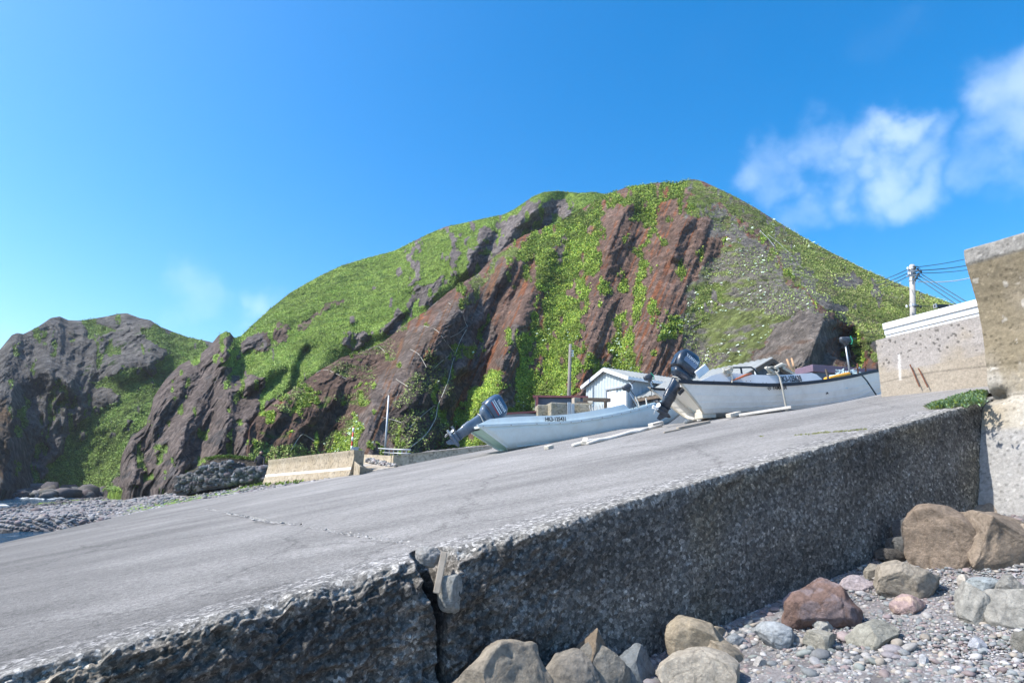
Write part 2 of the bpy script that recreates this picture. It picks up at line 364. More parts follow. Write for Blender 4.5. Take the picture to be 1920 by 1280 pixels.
# ------------------------------------------------------------------ sky
def build_world():
    nt = w.node_tree; nt.nodes.clear()
    out = N(nt, 'ShaderNodeOutputWorld'); bg = N(nt, 'ShaderNodeBackground'); bg.inputs[1].default_value = SKY_STRENGTH
    sky = N(nt, 'ShaderNodeTexSky'); sky.sky_type = 'NISHITA'; sky.sun_disc = False
    sky.sun_elevation = R_(SUN_EL); sky.sun_rotation = R_(SUN_AZ % 360); sky.air_density = 1.0; sky.dust_density = 1.3; sky.ozone_density = 2.0; sky.altitude = 0
    hs = N(nt, 'ShaderNodeHueSaturation'); hs.inputs['Saturation'].default_value = 1.52; hs.inputs['Value'].default_value = 1.13; hs.inputs['Hue'].default_value = .497
    nt.links.new(sky.outputs[0], hs.inputs['Color'])
    tc = N(nt, 'ShaderNodeTexCoord'); d = tc.outputs['Generated']
    nz = N(nt, 'ShaderNodeTexNoise'); nz.inputs['Scale'].default_value = 7; nz.inputs['Detail'].default_value = 9; nz.inputs['Roughness'].default_value = .5; nz.inputs['Distortion'].default_value = .5
    nt.links.new(d, nz.inputs['Vector'])
    warp = N(nt, 'ShaderNodeTexNoise'); warp.inputs['Scale'].default_value = 11; warp.inputs['Detail'].default_value = 5; nt.links.new(d, warp.inputs['Vector'])
    wsub = N(nt, 'ShaderNodeVectorMath', operation='SUBTRACT'); nt.links.new(warp.outputs['Color'], wsub.inputs[0]); wsub.inputs[1].default_value = (.5, .5, .5)
    wsc = N(nt, 'ShaderNodeVectorMath', operation='SCALE'); nt.links.new(wsub.outputs[0], wsc.inputs[0]); wsc.inputs['Scale'].default_value = .16
    wad = N(nt, 'ShaderNodeVectorMath', operation='ADD'); nt.links.new(wsc.outputs[0], wad.inputs[0]); nt.links.new(d, wad.inputs[1])
    tot = None
    blobs = [(1455, 320, 60, .8), (1520, 285, 62, .9), (1560, 350, 58, .7), (1500, 390, 62, .75), (1600, 270, 52, .8), (1650, 240, 48, 1.0), (1690, 300, 62, .85), (1735, 345, 58, .9), (1640, 365, 50, .6), (1440, 350, 40, .6),
             (1900, 220, 75, 1.0), (1850, 270, 60, .7), (1940, 180, 80, 1.0), (1680, 60, 60, .22), (365, 572, 55, .55), (325, 560, 35, .4), (420, 580, 40, .35), (495, 590, 50, .7), (2050, 200, 120, 1)]
    for x, y, r, a in blobs:
        c = ray(x, y); c = c/np.linalg.norm(c)
        ds = N(nt, 'ShaderNodeVectorMath', operation='DISTANCE'); nt.links.new(wad.outputs[0], ds.inputs[0]); ds.inputs[1].default_value = tuple(c)
        mr = N(nt, 'ShaderNodeMapRange'); mr.interpolation_type = 'SMOOTHERSTEP'; nt.links.new(ds.outputs['Value'], mr.inputs[0])
        mr.inputs[1].default_value = 0; mr.inputs[2].default_value = r*1.55/1150; mr.inputs[3].default_value = a; mr.inputs[4].default_value = 0
        if tot is None: tot = mr.outputs[0]
        else:
            mx = N(nt, 'ShaderNodeMath', operation='SMOOTH_MAX'); mx.inputs[2].default_value = .15; nt.links.new(tot, mx.inputs[0]); nt.links.new(mr.outputs[0], mx.inputs[1]); tot = mx.outputs[0]
    nr = N(nt, 'ShaderNodeMapRange'); nt.links.new(nz.outputs[0], nr.inputs[0]); nr.inputs[1].default_value = .3; nr.inputs[2].default_value = .72; nr.inputs[3].default_value = .42; nr.inputs[4].default_value = 1.0
    mu = N(nt, 'ShaderNodeMath', operation='MULTIPLY'); nt.links.new(tot, mu.inputs[0]); nt.links.new(nr.outputs[0], mu.inputs[1])
    fr = N(nt, 'ShaderNodeMapRange'); fr.interpolation_type = 'SMOOTHSTEP'; nt.links.new(mu.outputs[0], fr.inputs[0]); fr.inputs[1].default_value = .05; fr.inputs[2].default_value = 1.0; fr.inputs[3].default_value = 0; fr.inputs[4].default_value = .45
    c = mixc(nt, 'MIX', fr.outputs[0], hs.outputs[0], (5.6, 6.3, 7.6))
    nt.links.new(c, bg.inputs[0]); nt.links.new(bg.outputs[0], out.inputs[0])
build_world()

# ------------------------------------------------------------------ the ground and the sea
WATER = -2.6
def slip_z(u, v): return -H+SLOPE*np.minimum(u, 21) - sstep(9.8, 13.2, v)*np.clip(u-14, 0, 7)*.125 + .02*np.maximum(u-21, 0)
def sp(u): return slip_z(u, 30.0)
V1U = [-14, -5.2, -.47, 5.5, 11, 14, 40]; V1V = [22.5, 26.5, 31.0, 25.8, 23.4, 24, 24]
def v1(u): return np.interp(u, V1U, V1V)
shore = [on_z(-500, 990, WATER), on_z(0, 954, WATER), on_z(131, 936, WATER), on_z(250, 927, WATER), on_z(250, 927, WATER)+np.array([25, 40, 0])]
def shore_d(X, Y):
    best = np.full(X.shape, 1e9); sg = np.ones(X.shape)
    for a, b in zip(shore[:-1], shore[1:]):
        ax, ay = a[:2]; bx, by = b[:2]; L2 = (bx-ax)**2+(by-ay)**2
        t = np.clip(((X-ax)*(bx-ax)+(Y-ay)*(by-ay))/L2, 0, 1); d = np.hypot(X-ax-t*(bx-ax), Y-ay-t*(by-ay))
        s = np.sign((bx-ax)*(Y-ay)-(by-ay)*(X-ax))   # + on the left = sea
        m = d < best; best = np.where(m, d, best); sg = np.where(m, s, sg)
    return -best*sg    # + on land
def ground_z(X, Y):
    u = X*UD[0]+Y*UD[1]; v = X*VD[0]+Y*VD[1]
    near = np.maximum(-2.72+.225*u, -3.6)
    near = np.where(v < V0, near-.02*np.maximum(V0-1-v, 0)*0, near)
    sd_ = shore_d(X, Y)
    bz = np.minimum(WATER+.055*np.clip(sd_, -30, 60), -1.0)
    bz = np.where(sd_ < 0, WATER+.12*np.clip(sd_, -10, 0), bz)
    far = np.maximum(sp(u)-.07, bz)
    pool = sstep(-3.4, -4.6, u+.25*np.sin(v*.7))*sstep(36.8, 34.8, v+.6*np.sin(u*.8))
    far = far*(1-pool)+pool*(-3.0)
    e = v-v1(u)
    k = sstep(-3.5, -1.6, e)
    z = near*(1-k)+np.minimum(far, sp(u)-.28)*k
    kk = sstep(0, .7, e); z = np.where(e > 0, far*kk+np.minimum(far, sp(u)-.2)*(1-kk), z)
    z = np.where((u > 13) & (e <= 0) & (v > V0), np.minimum(z, slip_z(u, v)-.3), z)
    inn = (v < V0+.9); z = np.where(inn, near, z)
    z = np.where((u > 25) & (v > V0-3), 2.6, z)
    z = np.where((v < V0-.3) & (u > 12.2), 2.5, z)
    z = np.where((u < -16) & (v < V0+16), -3.4, z)
    return z
def build_ground():
    az = np.radians(np.concatenate([np.arange(-180, -50, 2.), np.arange(-50, 62, .16), np.arange(62, 180.1, 2.)]))
    r = np.concatenate([np.geomspace(.8, 140, 480), np.geomspace(150, 5000, 24)])
    A, Rr = np.meshgrid(az, r); X = np.sin(A)*Rr; Y = np.cos(A)*Rr
    Z = ground_z(X, Y); P = np.stack([X, Y, Z], -1)
    amp = np.clip(Rr/60, .25, 1)
    Z = Z+.05*fbm(P*np.array([1, 1, 0])*.9, 5, 3)*amp*2
    _, _, idn = worley(np.stack([X*7, Y*7, X*0], -1), 5)
    d1, d2, id2 = worley(np.stack([X*2.6, Y*2.6, X*0], -1), 6)
    Z += np.where(Rr > 16, .05*(d2-d1), .02*(d2-d1))
    n = fbm(P*.25, 4, 21)
    c = np.array([.135, .128, .128])*(1+.5*(id2-.5)[..., None])*(1+.35*(idn-.5)[..., None])*(1+.25*n[..., None])
    wet = sstep(.25, 0, Z-WATER)[..., None]*(Rr > 12)[..., None]; c = c*(1-.45*wet)*np.where(Rr < 16, 1.3, 1.45)[..., None]
    fine = fbm(P*np.array([1, 1, 0])*2.5, 4, 31)[..., None]; u = P@UD
    # weeds by the stone baskets and the foot of the far wall
    v = P@VD
    gr = ((fbm(P*.8, 4, 44) > .02) & (v > 32.5) & (v < 42) & (u > -2.5) & (u < 5)) | ((v > 45) & (fbm(P*.5, 4, 45) > .05) & (u > -14) & (Rr < 75) & (Rr > 63))
    c = np.where(gr[..., None], np.array([.12, .19, .035])*(1+.4*fine), c)
    P = np.stack([X, Y, Z], -1)
    o = np_mesh("ground", P.reshape(-1, 3), grid_faces(len(r), len(az), True), M_['beach'], None, c.reshape(-1, 3), True)
    tag(o, "grey shingle beach and ground around the slipway", None, None, 'structure')
build_ground()
wa = MB(); wa.add([(-3000, 5, WATER), (-8, 5, WATER), (-8, 95, WATER), (-3000, 3000, WATER)], [(0, 1, 2, 3)])
wa = MB(); wa.add([(-3000, 0, WATER), (-5, 0, WATER), (-14, 90, WATER), (-600, 3500, WATER), (-3000, 3500, WATER)], [(0, 1, 2, 3, 4)])
tag(wa.build("water", M_['water']), "dark blue sea at the left edge", None, None, 'structure')

# ------------------------------------------------------------------ slipway
JU = 2.02     # where the open joint cuts the near edge (u)
def build_slip():
    # top sheet
    us = np.arange(-12, 26, .1); nv = 150
    U, T = np.meshgrid(us, np.linspace(0, 1, nv)); VV = (V0+.55)+T**1.6*(v1(U)-(V0+.55)); Z = -H+SLOPE*U
    Z = slip_z(U, VV)
    P = UD*U[..., None]+VD*VV[..., None]; P[..., 2] = Z
    P = np.concatenate([P, P[-1:]-np.array([0, 0, 1.2])])
    def top_col(u, v):
        q = np.stack([u*.12, v*.8, u*0], -1); n = fbm(q, 4, 61); n2 = fbm(np.stack([u, v, u*0], -1)*.35, 4, 62)
        dark = sstep(4.5, -4.0, u)
        c = (.245+.0*u)*(1+.16*n+.14*n2)*(1-.34*dark)
        return np.stack([c*1.04, c*1.0, c*.955], -1)
    C = top_col(U, VV); C = np.concatenate([C, C[-1:]])
    np_o = np_mesh("slipway", P.reshape(-1, 3), grid_faces(*P.shape[:2]), M_['slip'], None, C.reshape(-1, 3), True)
    tag(np_o, "broad sloping grey concrete slipway", None, None, 'structure')
    # far edge drop
    # broken near edge + face, one dense sheet per slab; s runs over the edge and down
    ss = np.concatenate([np.linspace(-.56, -.12, 18), np.linspace(-.105, .25, 30), np.linspace(.262, 1.75, 112)])
    for (ua, ub, nm) in ((-5.2, 12.5, "with the open joint"),):
        uu = np.arange(ua, ub+.001, .0135); U, Sx = np.meshgrid(uu, ss)
        q = np.stack([U, Sx, U*0], -1)
        left = sstep(JU+2.6, JU-.2, U)               # how badly eroded
        big = fbm(q*1.3, 5, 71); mid = fbm(q*4.5, 5, 72); jag = fbm(q*np.array([7, 7, 0]), 4, 77, True)
        edge_in = (.03+.16*left)*(.6+.9*np.abs(fbm(np.stack([U*1.6, U*0, U*0], -1), 4, 73)))   # rounding radius
        JC = JU+.12+.10*Sx.clip(0, 2); JC = JC+.03*fbm(np.stack([Sx*3, Sx*0, Sx*0], -1), 3, 99); wj = .21-.17*sstep(.05, .75, Sx)+.02*mid; ntc = np.clip(1-(np.abs(U-JC)/np.maximum(wj, .025))**1.6, 0, 1); nj = np.exp(-((U-JC)/.42)**2)*.8
        edge_in = edge_in+.12*nj
        # profile : flat for s<-r, quarter bend, then down
        r = edge_in; a = np.clip((Sx+r)/(2*r), 0, 1)*math.pi/2
        out = np.where(Sx < -r, Sx, -r+r*np.sin(a)); down = np.where(Sx < -r, 0, np.where(Sx < r, r*(1-np.cos(a)), Sx))
        inset = .0+.10*left*sstep(.2, .9, down)*(1+big) - .03*down   # undercut below the rim
        V = V0-out+inset; Zt = -H+SLOPE*U-down
        f1, f2, fid = worley(q*np.array([24, 24, 1])+.25*mid[..., None], 81); g1, g2, gid = worley(q*np.array([11, 11, 1])+.3*mid[..., None], 83)
        onface = sstep(-.12, .05, Sx)
        am = onface*(.38+1.5*left)
        stone = (np.clip(.5-f1, 0, 1)*.035*(fid > .35)+np.clip(.55-g1, 0, 1)*.05*(gid > .55))
        dsp = am*(.055*mid+.07*big*left+stone*1.1+.035*(jag)*left) + onface*.004*fbm(q*30, 2, 85)
        V = V-dsp+ntc*(.50+.15*big)*sstep(-.56, -.02, Sx); Zt = Zt-ntc*.06*sstep(-.3, -.1, Sx)+dsp*.35*(1-sstep(.2, .5, down))
        Zt = Zt-(Sx < .0)*0
        bite = np.maximum(0, fbm(np.stack([U*3.1, U*0+4, U*0], -1), 3, 87)-.1)*left*.14*sstep(-.3, -.02, Sx)*sstep(.5, .1, Sx)
        Zt = Zt-bite
        P = UD*U[..., None]+VD*V[..., None]; P[..., 2] = Zt
        # face colours: stones, stains, paler rim, darker inside the joint
        warm = fbm(q*.9+5, 4, 91)[..., None]
        base = np.array([.135, .125, .112])*(1+.0*warm)+np.array([.03, .014, -.012])*np.clip(warm, 0, 1)*1.6
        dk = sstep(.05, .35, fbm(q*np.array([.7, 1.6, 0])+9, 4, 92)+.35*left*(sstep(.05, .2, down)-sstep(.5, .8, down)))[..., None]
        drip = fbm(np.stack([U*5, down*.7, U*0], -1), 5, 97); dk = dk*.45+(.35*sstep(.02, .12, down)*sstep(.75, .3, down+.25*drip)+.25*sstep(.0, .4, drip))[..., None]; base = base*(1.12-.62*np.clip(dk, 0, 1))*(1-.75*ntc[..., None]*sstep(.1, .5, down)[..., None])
        pale = ((gid > .9) & (g1 < .3))[..., None]*1.0; base = base*(1+.7*pale)
        pal2 = ((fid > .82) & (f1 < .4))[..., None]*1.0; base = base*(1+1.0*pal2)
        base = base*(1+.9*sstep(.25, .5, fbm(q*2.1+3, 5, 93))[..., None]*left[..., None])
        tc = top_col(U, V)*.9
        mixk = sstep(-.35, .02, Sx+.1*mid)[..., None]
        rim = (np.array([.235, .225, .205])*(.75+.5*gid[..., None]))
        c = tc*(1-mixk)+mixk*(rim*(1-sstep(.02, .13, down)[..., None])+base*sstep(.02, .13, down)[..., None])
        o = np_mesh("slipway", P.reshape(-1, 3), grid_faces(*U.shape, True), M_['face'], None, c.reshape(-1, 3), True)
        # the inner thin strip keeps the look of the top
        tag(o, "broken exposed-aggregate near edge of the slipway %s" % nm, None, None, 'structure')
    # top closing of the joint inland, dark sunk strip
build_slip()

# seam across the slipway with pale chips
def build_seam():
    A = on_slip(800, 1029); B = on_slip(392, 955); n = 1900
    V = []; F = []; Cc = []
    d = (B-A)/np.linalg.norm(B-A); p = np.cross(d, [0, 0, 1.]); p /= np.linalg.norm(p); L = np.linalg.norm(B-A)
    for k in range(n):
        t = rng.random()**1.1; s = rng.uniform(.009, .027)*(1.2+.6*t)*(1 + 1.0*(rng.random() > .95)); wob = .12*math.sin(t*9)+.08*math.sin(t*23+1)
        c = A+d*t*L+p*(wob+rng.normal(0, .05)); c[2] += s*.1
        for q in range(4):
            a = q*math.pi/2+rng.uniform(0, 6); V.append(c+(d*math.cos(a)*rng.uniform(.6, 1.5)+p*math.sin(a))*s*.7+np.array([0, 0, 0]))
        V.append(c+np.array([0, 0, s*.45])); b = 5*k
        for q in range(4): F.append((b+q, b+(q+1) % 4, b+4))
        g = rng.uniform(.25, .42); Cc += [(g, g*.98, g*.94)]*4
    o = np_mesh("slipway_seam_chips", V, F, M_['pebble'], None, None, False, Cc)
    tag(o, "pale concrete chips along the seam crossing the slipway", "chips", None, 'stuff')
build_seam()

# ------------------------------------------------------------------ scatter helper
def ico(sub=1):
    t = (1+5**.5)/2
    v = [(-1, t, 0), (1, t, 0), (-1, -t, 0), (1, -t, 0), (0, -1, t), (0, 1, t), (0, -1, -t), (0, 1, -t), (t, 0, -1), (t, 0, 1), (-t, 0, -1), (-t, 0, 1)]
    f = [(0, 11, 5), (0, 5, 1), (0, 1, 7), (0, 7, 10), (0, 10, 11), (1, 5, 9), (5, 11, 4), (11, 10, 2), (10, 7, 6), (7, 1, 8), (3, 9, 4), (3, 4, 2), (3, 2, 6), (3, 6, 8), (3, 8, 9), (4, 9, 5), (2, 4, 11), (6, 2, 10), (8, 6, 7), (9, 8, 1)]
    v = [np.array(p)/np.linalg.norm(p) for p in v]
    for _ in range(sub):
        nf = []; cache = {}
        def mid(a, b):
            k = (min(a, b), max(a, b))
            if k not in cache:
                p = v[a]+v[b]; v.append(p/np.linalg.norm(p)); cache[k] = len(v)-1
            return cache[k]
        for a, b, c in f:
            x, y, z = mid(a, b), mid(b, c), mid(c, a); nf += [(a, x, z), (b, y, x), (c, z, y), (x, y, z)]
        f = nf
    return np.array(v), np.array(f)
ICO = [ico(0), ico(1), ico(2), ico(3), ico(4), ico(5)]
def stones(name, pos, size, colr, mat, sub=1, flat=.6, rough=.25, parent=None, smooth=True, up=None):
    """pos (n,3) size (n,) colr (n,3) -> one mesh of many stones"""
    bv, bf = ICO[sub]; n = len(pos); nb = len(bv)
    sc = np.stack([rng.uniform(.75, 1.35, n), rng.uniform(.7, 1.1, n), rng.uniform(flat*.7, flat*1.2, n)], -1)*size[:, None]
    V = bv[None]*(1+rough*(rng.random((n, nb))-.5)[..., None]*1.0)
    V = V*sc[:, None, :]
    a = rng.uniform(0, 2*math.pi, n); t = rng.normal(0, .3, n); ca, sa, ct, st = np.cos(a), np.sin(a), np.cos(t), np.sin(t)
    x = V[..., 0]*ct[:, None]-V[..., 2]*st[:, None]; z = V[..., 0]*st[:, None]+V[..., 2]*ct[:, None]; y = V[..., 1]
    V = np.stack([x*ca[:, None]-y*sa[:, None], x*sa[:, None]+y*ca[:, None], z], -1)+pos[:, None, :]
    F = (bf[None]+(np.arange(n)*nb)[:, None, None]).reshape(-1, 3)
    return np_mesh(name, V.reshape(-1, 3), F, mat, parent, np.repeat(colr, nb, 0), smooth)
STONE_PAL = (lambda a: a*.72+a.mean(1, keepdims=True)*.28)(np.array([[.30, .30, .31], [.22, .24, .25], [.26, .29, .30], [.36, .33, .30], [.28, .21, .21], [.42, .40, .38], [.33, .25, .24], [.19, .20, .21], [.40, .34, .27], [.24, .27, .25], [.5, .48, .47], [.3, .27, .29]]))*.72
def pal(n): return STONE_PAL[rng.integers(0, len(STONE_PAL), n)]*rng.uniform(.75, 1.25, n)[:, None]

# near shingle
def near_beach():
    def place(n, y0, y1, x0=820, x1=2000):
        out = []
        x = rng.uniform(x0, x1, n); y = rng.uniform(y0, y1, n)
        nn = np.array([0, 0, 1.])-.225*UD; r = rays(x, y); t = -2.72/(r@nn); P = r*t[:, None]
        ok = (P@VD < V0-.02+.05*((P@UD))*0) & (t > 0) & (P@UD < 11.6)
        return P[ok]
    P = place(70000, 940, 1400, 820, 2500); n = len(P); sz = np.clip(rng.lognormal(math.log(.011), .4, n), .005, .04)
    P[:, 2] += sz*.25+rng.normal(0, .004, n)
    tag(stones("gravel", P, sz, pal(n)*1.05, M_['pebble'], 0, .6, .2), "fine mixed gravel on the beach in front of the slab", "gravel", None, 'stuff')
    P = place(16500, 940, 1400, 820, 2500); n = len(P); sz = np.clip(rng.lognormal(math.log(.019), .42, n), .01, .06)*(1+.6*(vnoise(P*1.3, 5) > .2))
    P[:, 2] += sz*.3
    tag(stones("pebbles", P, sz, pal(n), M_['pebble'], 1, .55, .34), "rounded grey, purple and tan pebbles on the near beach", "pebbles", None, 'stuff')
near_beach()

# far shingle and shoreline stones
def far_beach():
    x = rng.uniform(-40, 700, 16000); y = rng.uniform(898, 1012, 16000)
    P = []
    r = rays(x, y); t = np.full(len(x), 20.)
    # march to the ground
    tt = np.linspace(22, 85, 260); hit = np.zeros(len(x), bool); T = np.zeros(len(x)); rr = r/r[:, 1:2]
    for d in tt:
        q = rr*d; z = ground_z(q[:, 0], q[:, 1]); m = (~hit) & (q[:, 2] < z); T[m] = d; hit |= m
    q = (rr*T[:, None])[hit]; q[:, 2] = ground_z(q[:, 0], q[:, 1])
    e = q@VD-v1(q@UD); q = q[(e > .25) & (q[:, 2] > WATER-.12)]
    n = len(q); d = q[:, 1]; sz = np.clip(rng.lognormal(math.log(.07), .45, n), .03, .3)*np.clip(d/40, .7, 1.6)
    c = pal(n)*np.array([.95, .95, .97]); wet = (q[:, 2] < WATER+.12); c[wet] *= .45
    q[:, 2] += sz*.15
    tag(stones("shingle", q, sz, c, M_['rubble'], 0, .6, .35, smooth=False), "grey stones covering the far beach beyond the slipway", "shingle", None, 'stuff')
far_beach()

# ------------------------------------------------------------------ the hills
def polydist(x, y, pl):
    best = np.full(x.shape, 1e9); sg = np.zeros(x.shape); tt = np.zeros(x.shape); n = len(pl)-1
    for i in range(n):
        ax, ay = pl[i]; bx, by = pl[i+1]; L2 = (bx-ax)**2+(by-ay)**2
        t = np.clip(((x-ax)*(bx-ax)+(y-ay)*(by-ay))/L2, 0, 1); d = np.hypot(x-ax-t*(bx-ax), y-ay-t*(by-ay))
        s = ((bx-ax)*(y-ay)-(by-ay)*(x-ax))/(math.sqrt(L2)*(d+1e-3)); m = d < best
        best = np.where(m, d, best); sg = np.where(m, s, sg); tt = np.where(m, (i+t)/n, tt)
    return best, sg, tt
def sheet(name, sky, base, D_b, D_t, ridges, classes, palette, default, rock_amp, step=1.6, mat=None, seed=0, back=25, wsc=1.0, yfix=None, curv=None, label=None, warp=9, extra=None, patch=None, lean=.4):
    x0, x1 = sky[0][0], sky[-1][0]; xs = np.arange(x0, x1+.1, step)
    sx, sy = zip(*sky); ys = np.interp(xs, sx, sy)
    bx, by = zip(*base); yb = np.interp(xs, bx, by); yb = np.maximum(yb, ys+2)
    nr = int((yb-ys).max()/step)+2
    T = np.linspace(0, 1, nr)[:, None]; Y = yb[None]+(ys-yb)[None]*T; X = np.repeat(xs[None], nr, 0)
    # ragged skyline
    r0 = rays(X, Y); rh = np.hypot(r0[..., 0], r0[..., 1]); e = r0[..., 2]/rh
    Db = np.interp(xs, *zip(*D_b)); Dt = np.interp(xs, *zip(*D_t)); Dt = np.maximum(Dt, Db+1.5)
    # slope line in 3-D per column
    eb = e[0]; et = e[-1]; m = (et*Dt-eb*Db)/(Dt-Db); den = e-m[None]
    den = np.where(np.abs(den) < 1e-3, -1e-3, den)
    D = (eb*Db-m*Db)[None]/den
    lin = Db+(Dt-Db)*T; D = np.where((D < np.minimum(Db, Dt)-1) | (D > np.maximum(Db, Dt)+1), lin, D)
    P0 = r0/rh[..., None]*D[..., None]
    taper = sstep(0, .06, 1-T)*.85+.15
    disp = 0
    for pl, amp, wl, wr in ridges:
        d, s, t = polydist(X, Y, pl)
        # which side is left in the picture: polyline drawn bottom to top -> s<0 is left
        wd = wl+(wr-wl)*sstep(-.9, .9, s); disp = disp-amp*np.exp(-(d/wd)**2)
    # classes
    nx = fbm(np.stack([X/26, Y/26, X*0], -1), 4, seed+200)*warp*1.6; ny = fbm(np.stack([X/26, Y/26, X*0+7], -1), 4, seed+201)*warp*1.6
    nx2 = vnoise(np.stack([X/5, Y/5, X*0], -1), seed+202)*3
    cls = np.full(X.shape, default, dtype=object); idx = np.zeros(X.shape, int)
    names = list(palette.keys()); idx[:] = names.index(default)
    for cn, poly in classes:
        k = inpoly(X+nx+nx2, Y+ny, poly); idx[k] = names.index(cn)
    if patch is not None:
        pa = fbm(np.stack([X/17, Y/30, X*0+3], -1), 5, seed+210); pb = fbm(np.stack([X/13, Y/24, X*0+9], -1), 5, seed+211)
        for frm, to, lo, src in patch:
            k = np.isin(idx, [names.index(f_) for f_ in frm]) & ((pa if src == 'a' else pb) > lo); idx[k] = names.index(to)
    # downhill coordinate for streaks
    rock = np.zeros(X.shape); rough = {n: rock_amp[n] for n in names}
    for i, n_ in enumerate(names): rock[idx == i] = rough[n_]
    # soften the roughness map
    for _ in range(4): rock = (rock+np.roll(rock, 2, 0)+np.roll(rock, -2, 0)+np.roll(rock, 2, 1)+np.roll(rock, -2, 1))/5
    mpp = np.median(D)/1150; LX = (X+lean*Y)*mpp+.15*P0[..., 0]; q = np.stack([LX, P0[..., 1]*.22, P0[..., 2]*.22], -1); q = q+np.stack([2.2*fbm(P0/6, 3, seed+40), 0*LX, 0*LX], -1); rn = fbm(q/(6*wsc), 6, seed+1, True); rn2 = fbm(P0/(2.0*wsc), 5, seed+2)
    rn3 = fbm(P0*np.array([1, .6, 1])/(16*wsc), 3, seed+5)
    veg = np.isin(idx, [names.index(v_) for v_ in ('bush', 'grass') if v_ in names]); b1, b2, _ = worley(P0/(1.6 if 'bush' in names else 3.2), seed+31)
    sc1, sc2, _ = worley(q*np.array([1, 1.1, 1.1])/(1.15*wsc), seed+8)
    sf1, sf2, sfid = worley(q*np.array([1, 1.2, 1.2])/(3.2*wsc), seed+7)
    disp = disp+taper*rock*(-1.9*rn*wsc-.55*rn2*wsc-1.7*(sf2-sf1)*wsc)+taper*(-1.2*rn3*wsc)+.22*rn2*taper-taper*(rock+.12)*wsc*(.95*fbm(q*np.array([1, 1, 1])/(2.2*wsc)+3, 6, seed+21, True)+.3*fbm(q*np.array([1, 2, 2])/(.8*wsc), 4, seed+22, True)+.5*(sc2-sc1))
    gul = fbm(np.stack([(X+lean*Y)/11, Y/150, X*0], -1), 4, seed+33); disp = disp+taper*np.minimum(rock, .5)*1.3*gul
    disp = disp+veg*taper*(.9 if 'bush' in names else 1.3)*(b1-.5)*.9
    if extra is not None: disp = disp+extra(X, Y)
    Dd = np.maximum(D+disp, 8)
    P = r0/rh[..., None]*Dd[..., None]
    # colours
    C = np.zeros((*X.shape, 3)); n1 = fbm(P0/1.1, 4, seed+11); n2 = fbm(P0/5, 4, seed+12)
    ang = .75; sxx = X*math.cos(ang)+Y*math.sin(ang)
    st = fbm(np.stack([(X+.42*Y)/4.2, (Y)/75, X*0], -1), 4, seed+13)    # streaks running down
    for i, n_ in enumerate(names):
        k = idx == i
        if not k.any(): continue
        a, b, c_ = [np.array(v) for v in palette[n_][:3]]; thr = palette[n_][3] if len(palette[n_]) > 3 else (0, .25)
        t1 = sstep(-.35, .35, n2[k])[:, None]; cc = a*(1-t1)+b*t1
        t2 = sstep(thr[0], thr[1], (n1[k]*.6+n2[k]*.4) if len(palette[n_]) < 5 else (st[k]*.75+n1[k]*.25))[:, None]; cc = cc*(1-t2)+c_*t2
        C[k] = cc
    C *= (1+.22*n1)[..., None]
    # back of the hill
    rb = r0[-1]/rh[-1][..., None]; last = Dd[-1]
    bk = []
    for i, (dd, dz) in enumerate(((.03, -.02), (.12, -.25), (.4, -1))):
        q_ = rb*(last*(1+dd))[:, None]; q_[:, 2] = P[-1][:, 2]+(dz*.5)*(P[-1][:, 2]-P[0][:, 2]) - (0 if i < 2 else 2); bk.append(q_)
    PP = np.concatenate([P, np.array(bk)]); CC = np.concatenate([C, np.repeat(C[-1:], 3, 0)])
    # skirt below the base
    sk = P[:1].copy(); sk[..., 2] -= 6; PP = np.concatenate([sk, PP]); CC = np.concatenate([CC[:1], CC])
    o = np_mesh(name, PP.reshape(-1, 3), grid_faces(*PP.shape[:2], False), mat or M_['hill'], None, CC.reshape(-1, 3), True)
    tag(o, label, None, None, 'structure')
    return dict(X=X, Y=Y, P=P, idx=idx, names=names, D=Dd, n2=n2)
def leaves(name, S, cn, dens, size, cols, label, flat=.5, nq=3, seed=1, cat="undergrowth", keep=None, hgt=1.0):
    k = np.isin(S['idx'], [S['names'].index(c) for c in cn])
    if keep is not None: k &= keep(S['X'], S['Y'], S['n2'])
    ii = np.flatnonzero(k.ravel()); r = np.random.default_rng(seed); n = int(len(ii)*dens); ii = r.choice(ii, n)
    P = S['P'].reshape(-1, 3)[ii]; D = S['D'].ravel()[ii]; px = size*D/1150
    P = P+r.normal(0, 1, (n, 3))*(px*.7)[:, None]; dirc = -P/np.linalg.norm(P, axis=1)[:, None]
    P = P+dirc*(px*.5*r.random(n))[:, None]; P[:, 2] += px*.6*hgt*r.random(n)
    tone = (1.5 if 'bush' not in cn else 1.3)*(1+.75*np.clip(fbm(P/2.8, 3, 77), -.6, .6)+.5*fbm(P/9, 3, 78))[:, None]; V = np.zeros((n, nq, 4, 3)); colr = np.zeros((n, nq, 3)); cols = np.array(cols)
    for q in range(nq):
        c = P+r.normal(0, .8, (n, 3))*px[:, None]
        nor = r.normal(0, flat, (n, 3))+np.array([-.35, -.3, .9]); nor /= np.linalg.norm(nor, axis=1)[:, None]
        a = np.cross(nor, r.normal(0, 1, (n, 3))); a /= np.linalg.norm(a, axis=1)[:, None]; b = np.cross(nor, a)
        s = (px*r.uniform(.55, 1.25, n))[:, None]
        V[:, q, 0] = c-a*s; V[:, q, 1] = c+b*s*.62; V[:, q, 2] = c+a*s; V[:, q, 3] = c-b*s*.62
        ci = cols[r.integers(0, len(cols), n)]*r.uniform(.7, 1.3, n)[:, None]*tone; colr[:, q] = ci
    F = np.arange(n*nq*4).reshape(-1, 4)
    o = np_mesh(name, V.reshape(-1, 3), F, M_['leaf'], None, None, False, colr.reshape(-1, 3))
    tag(o, label, cat, None, 'stuff'); return o

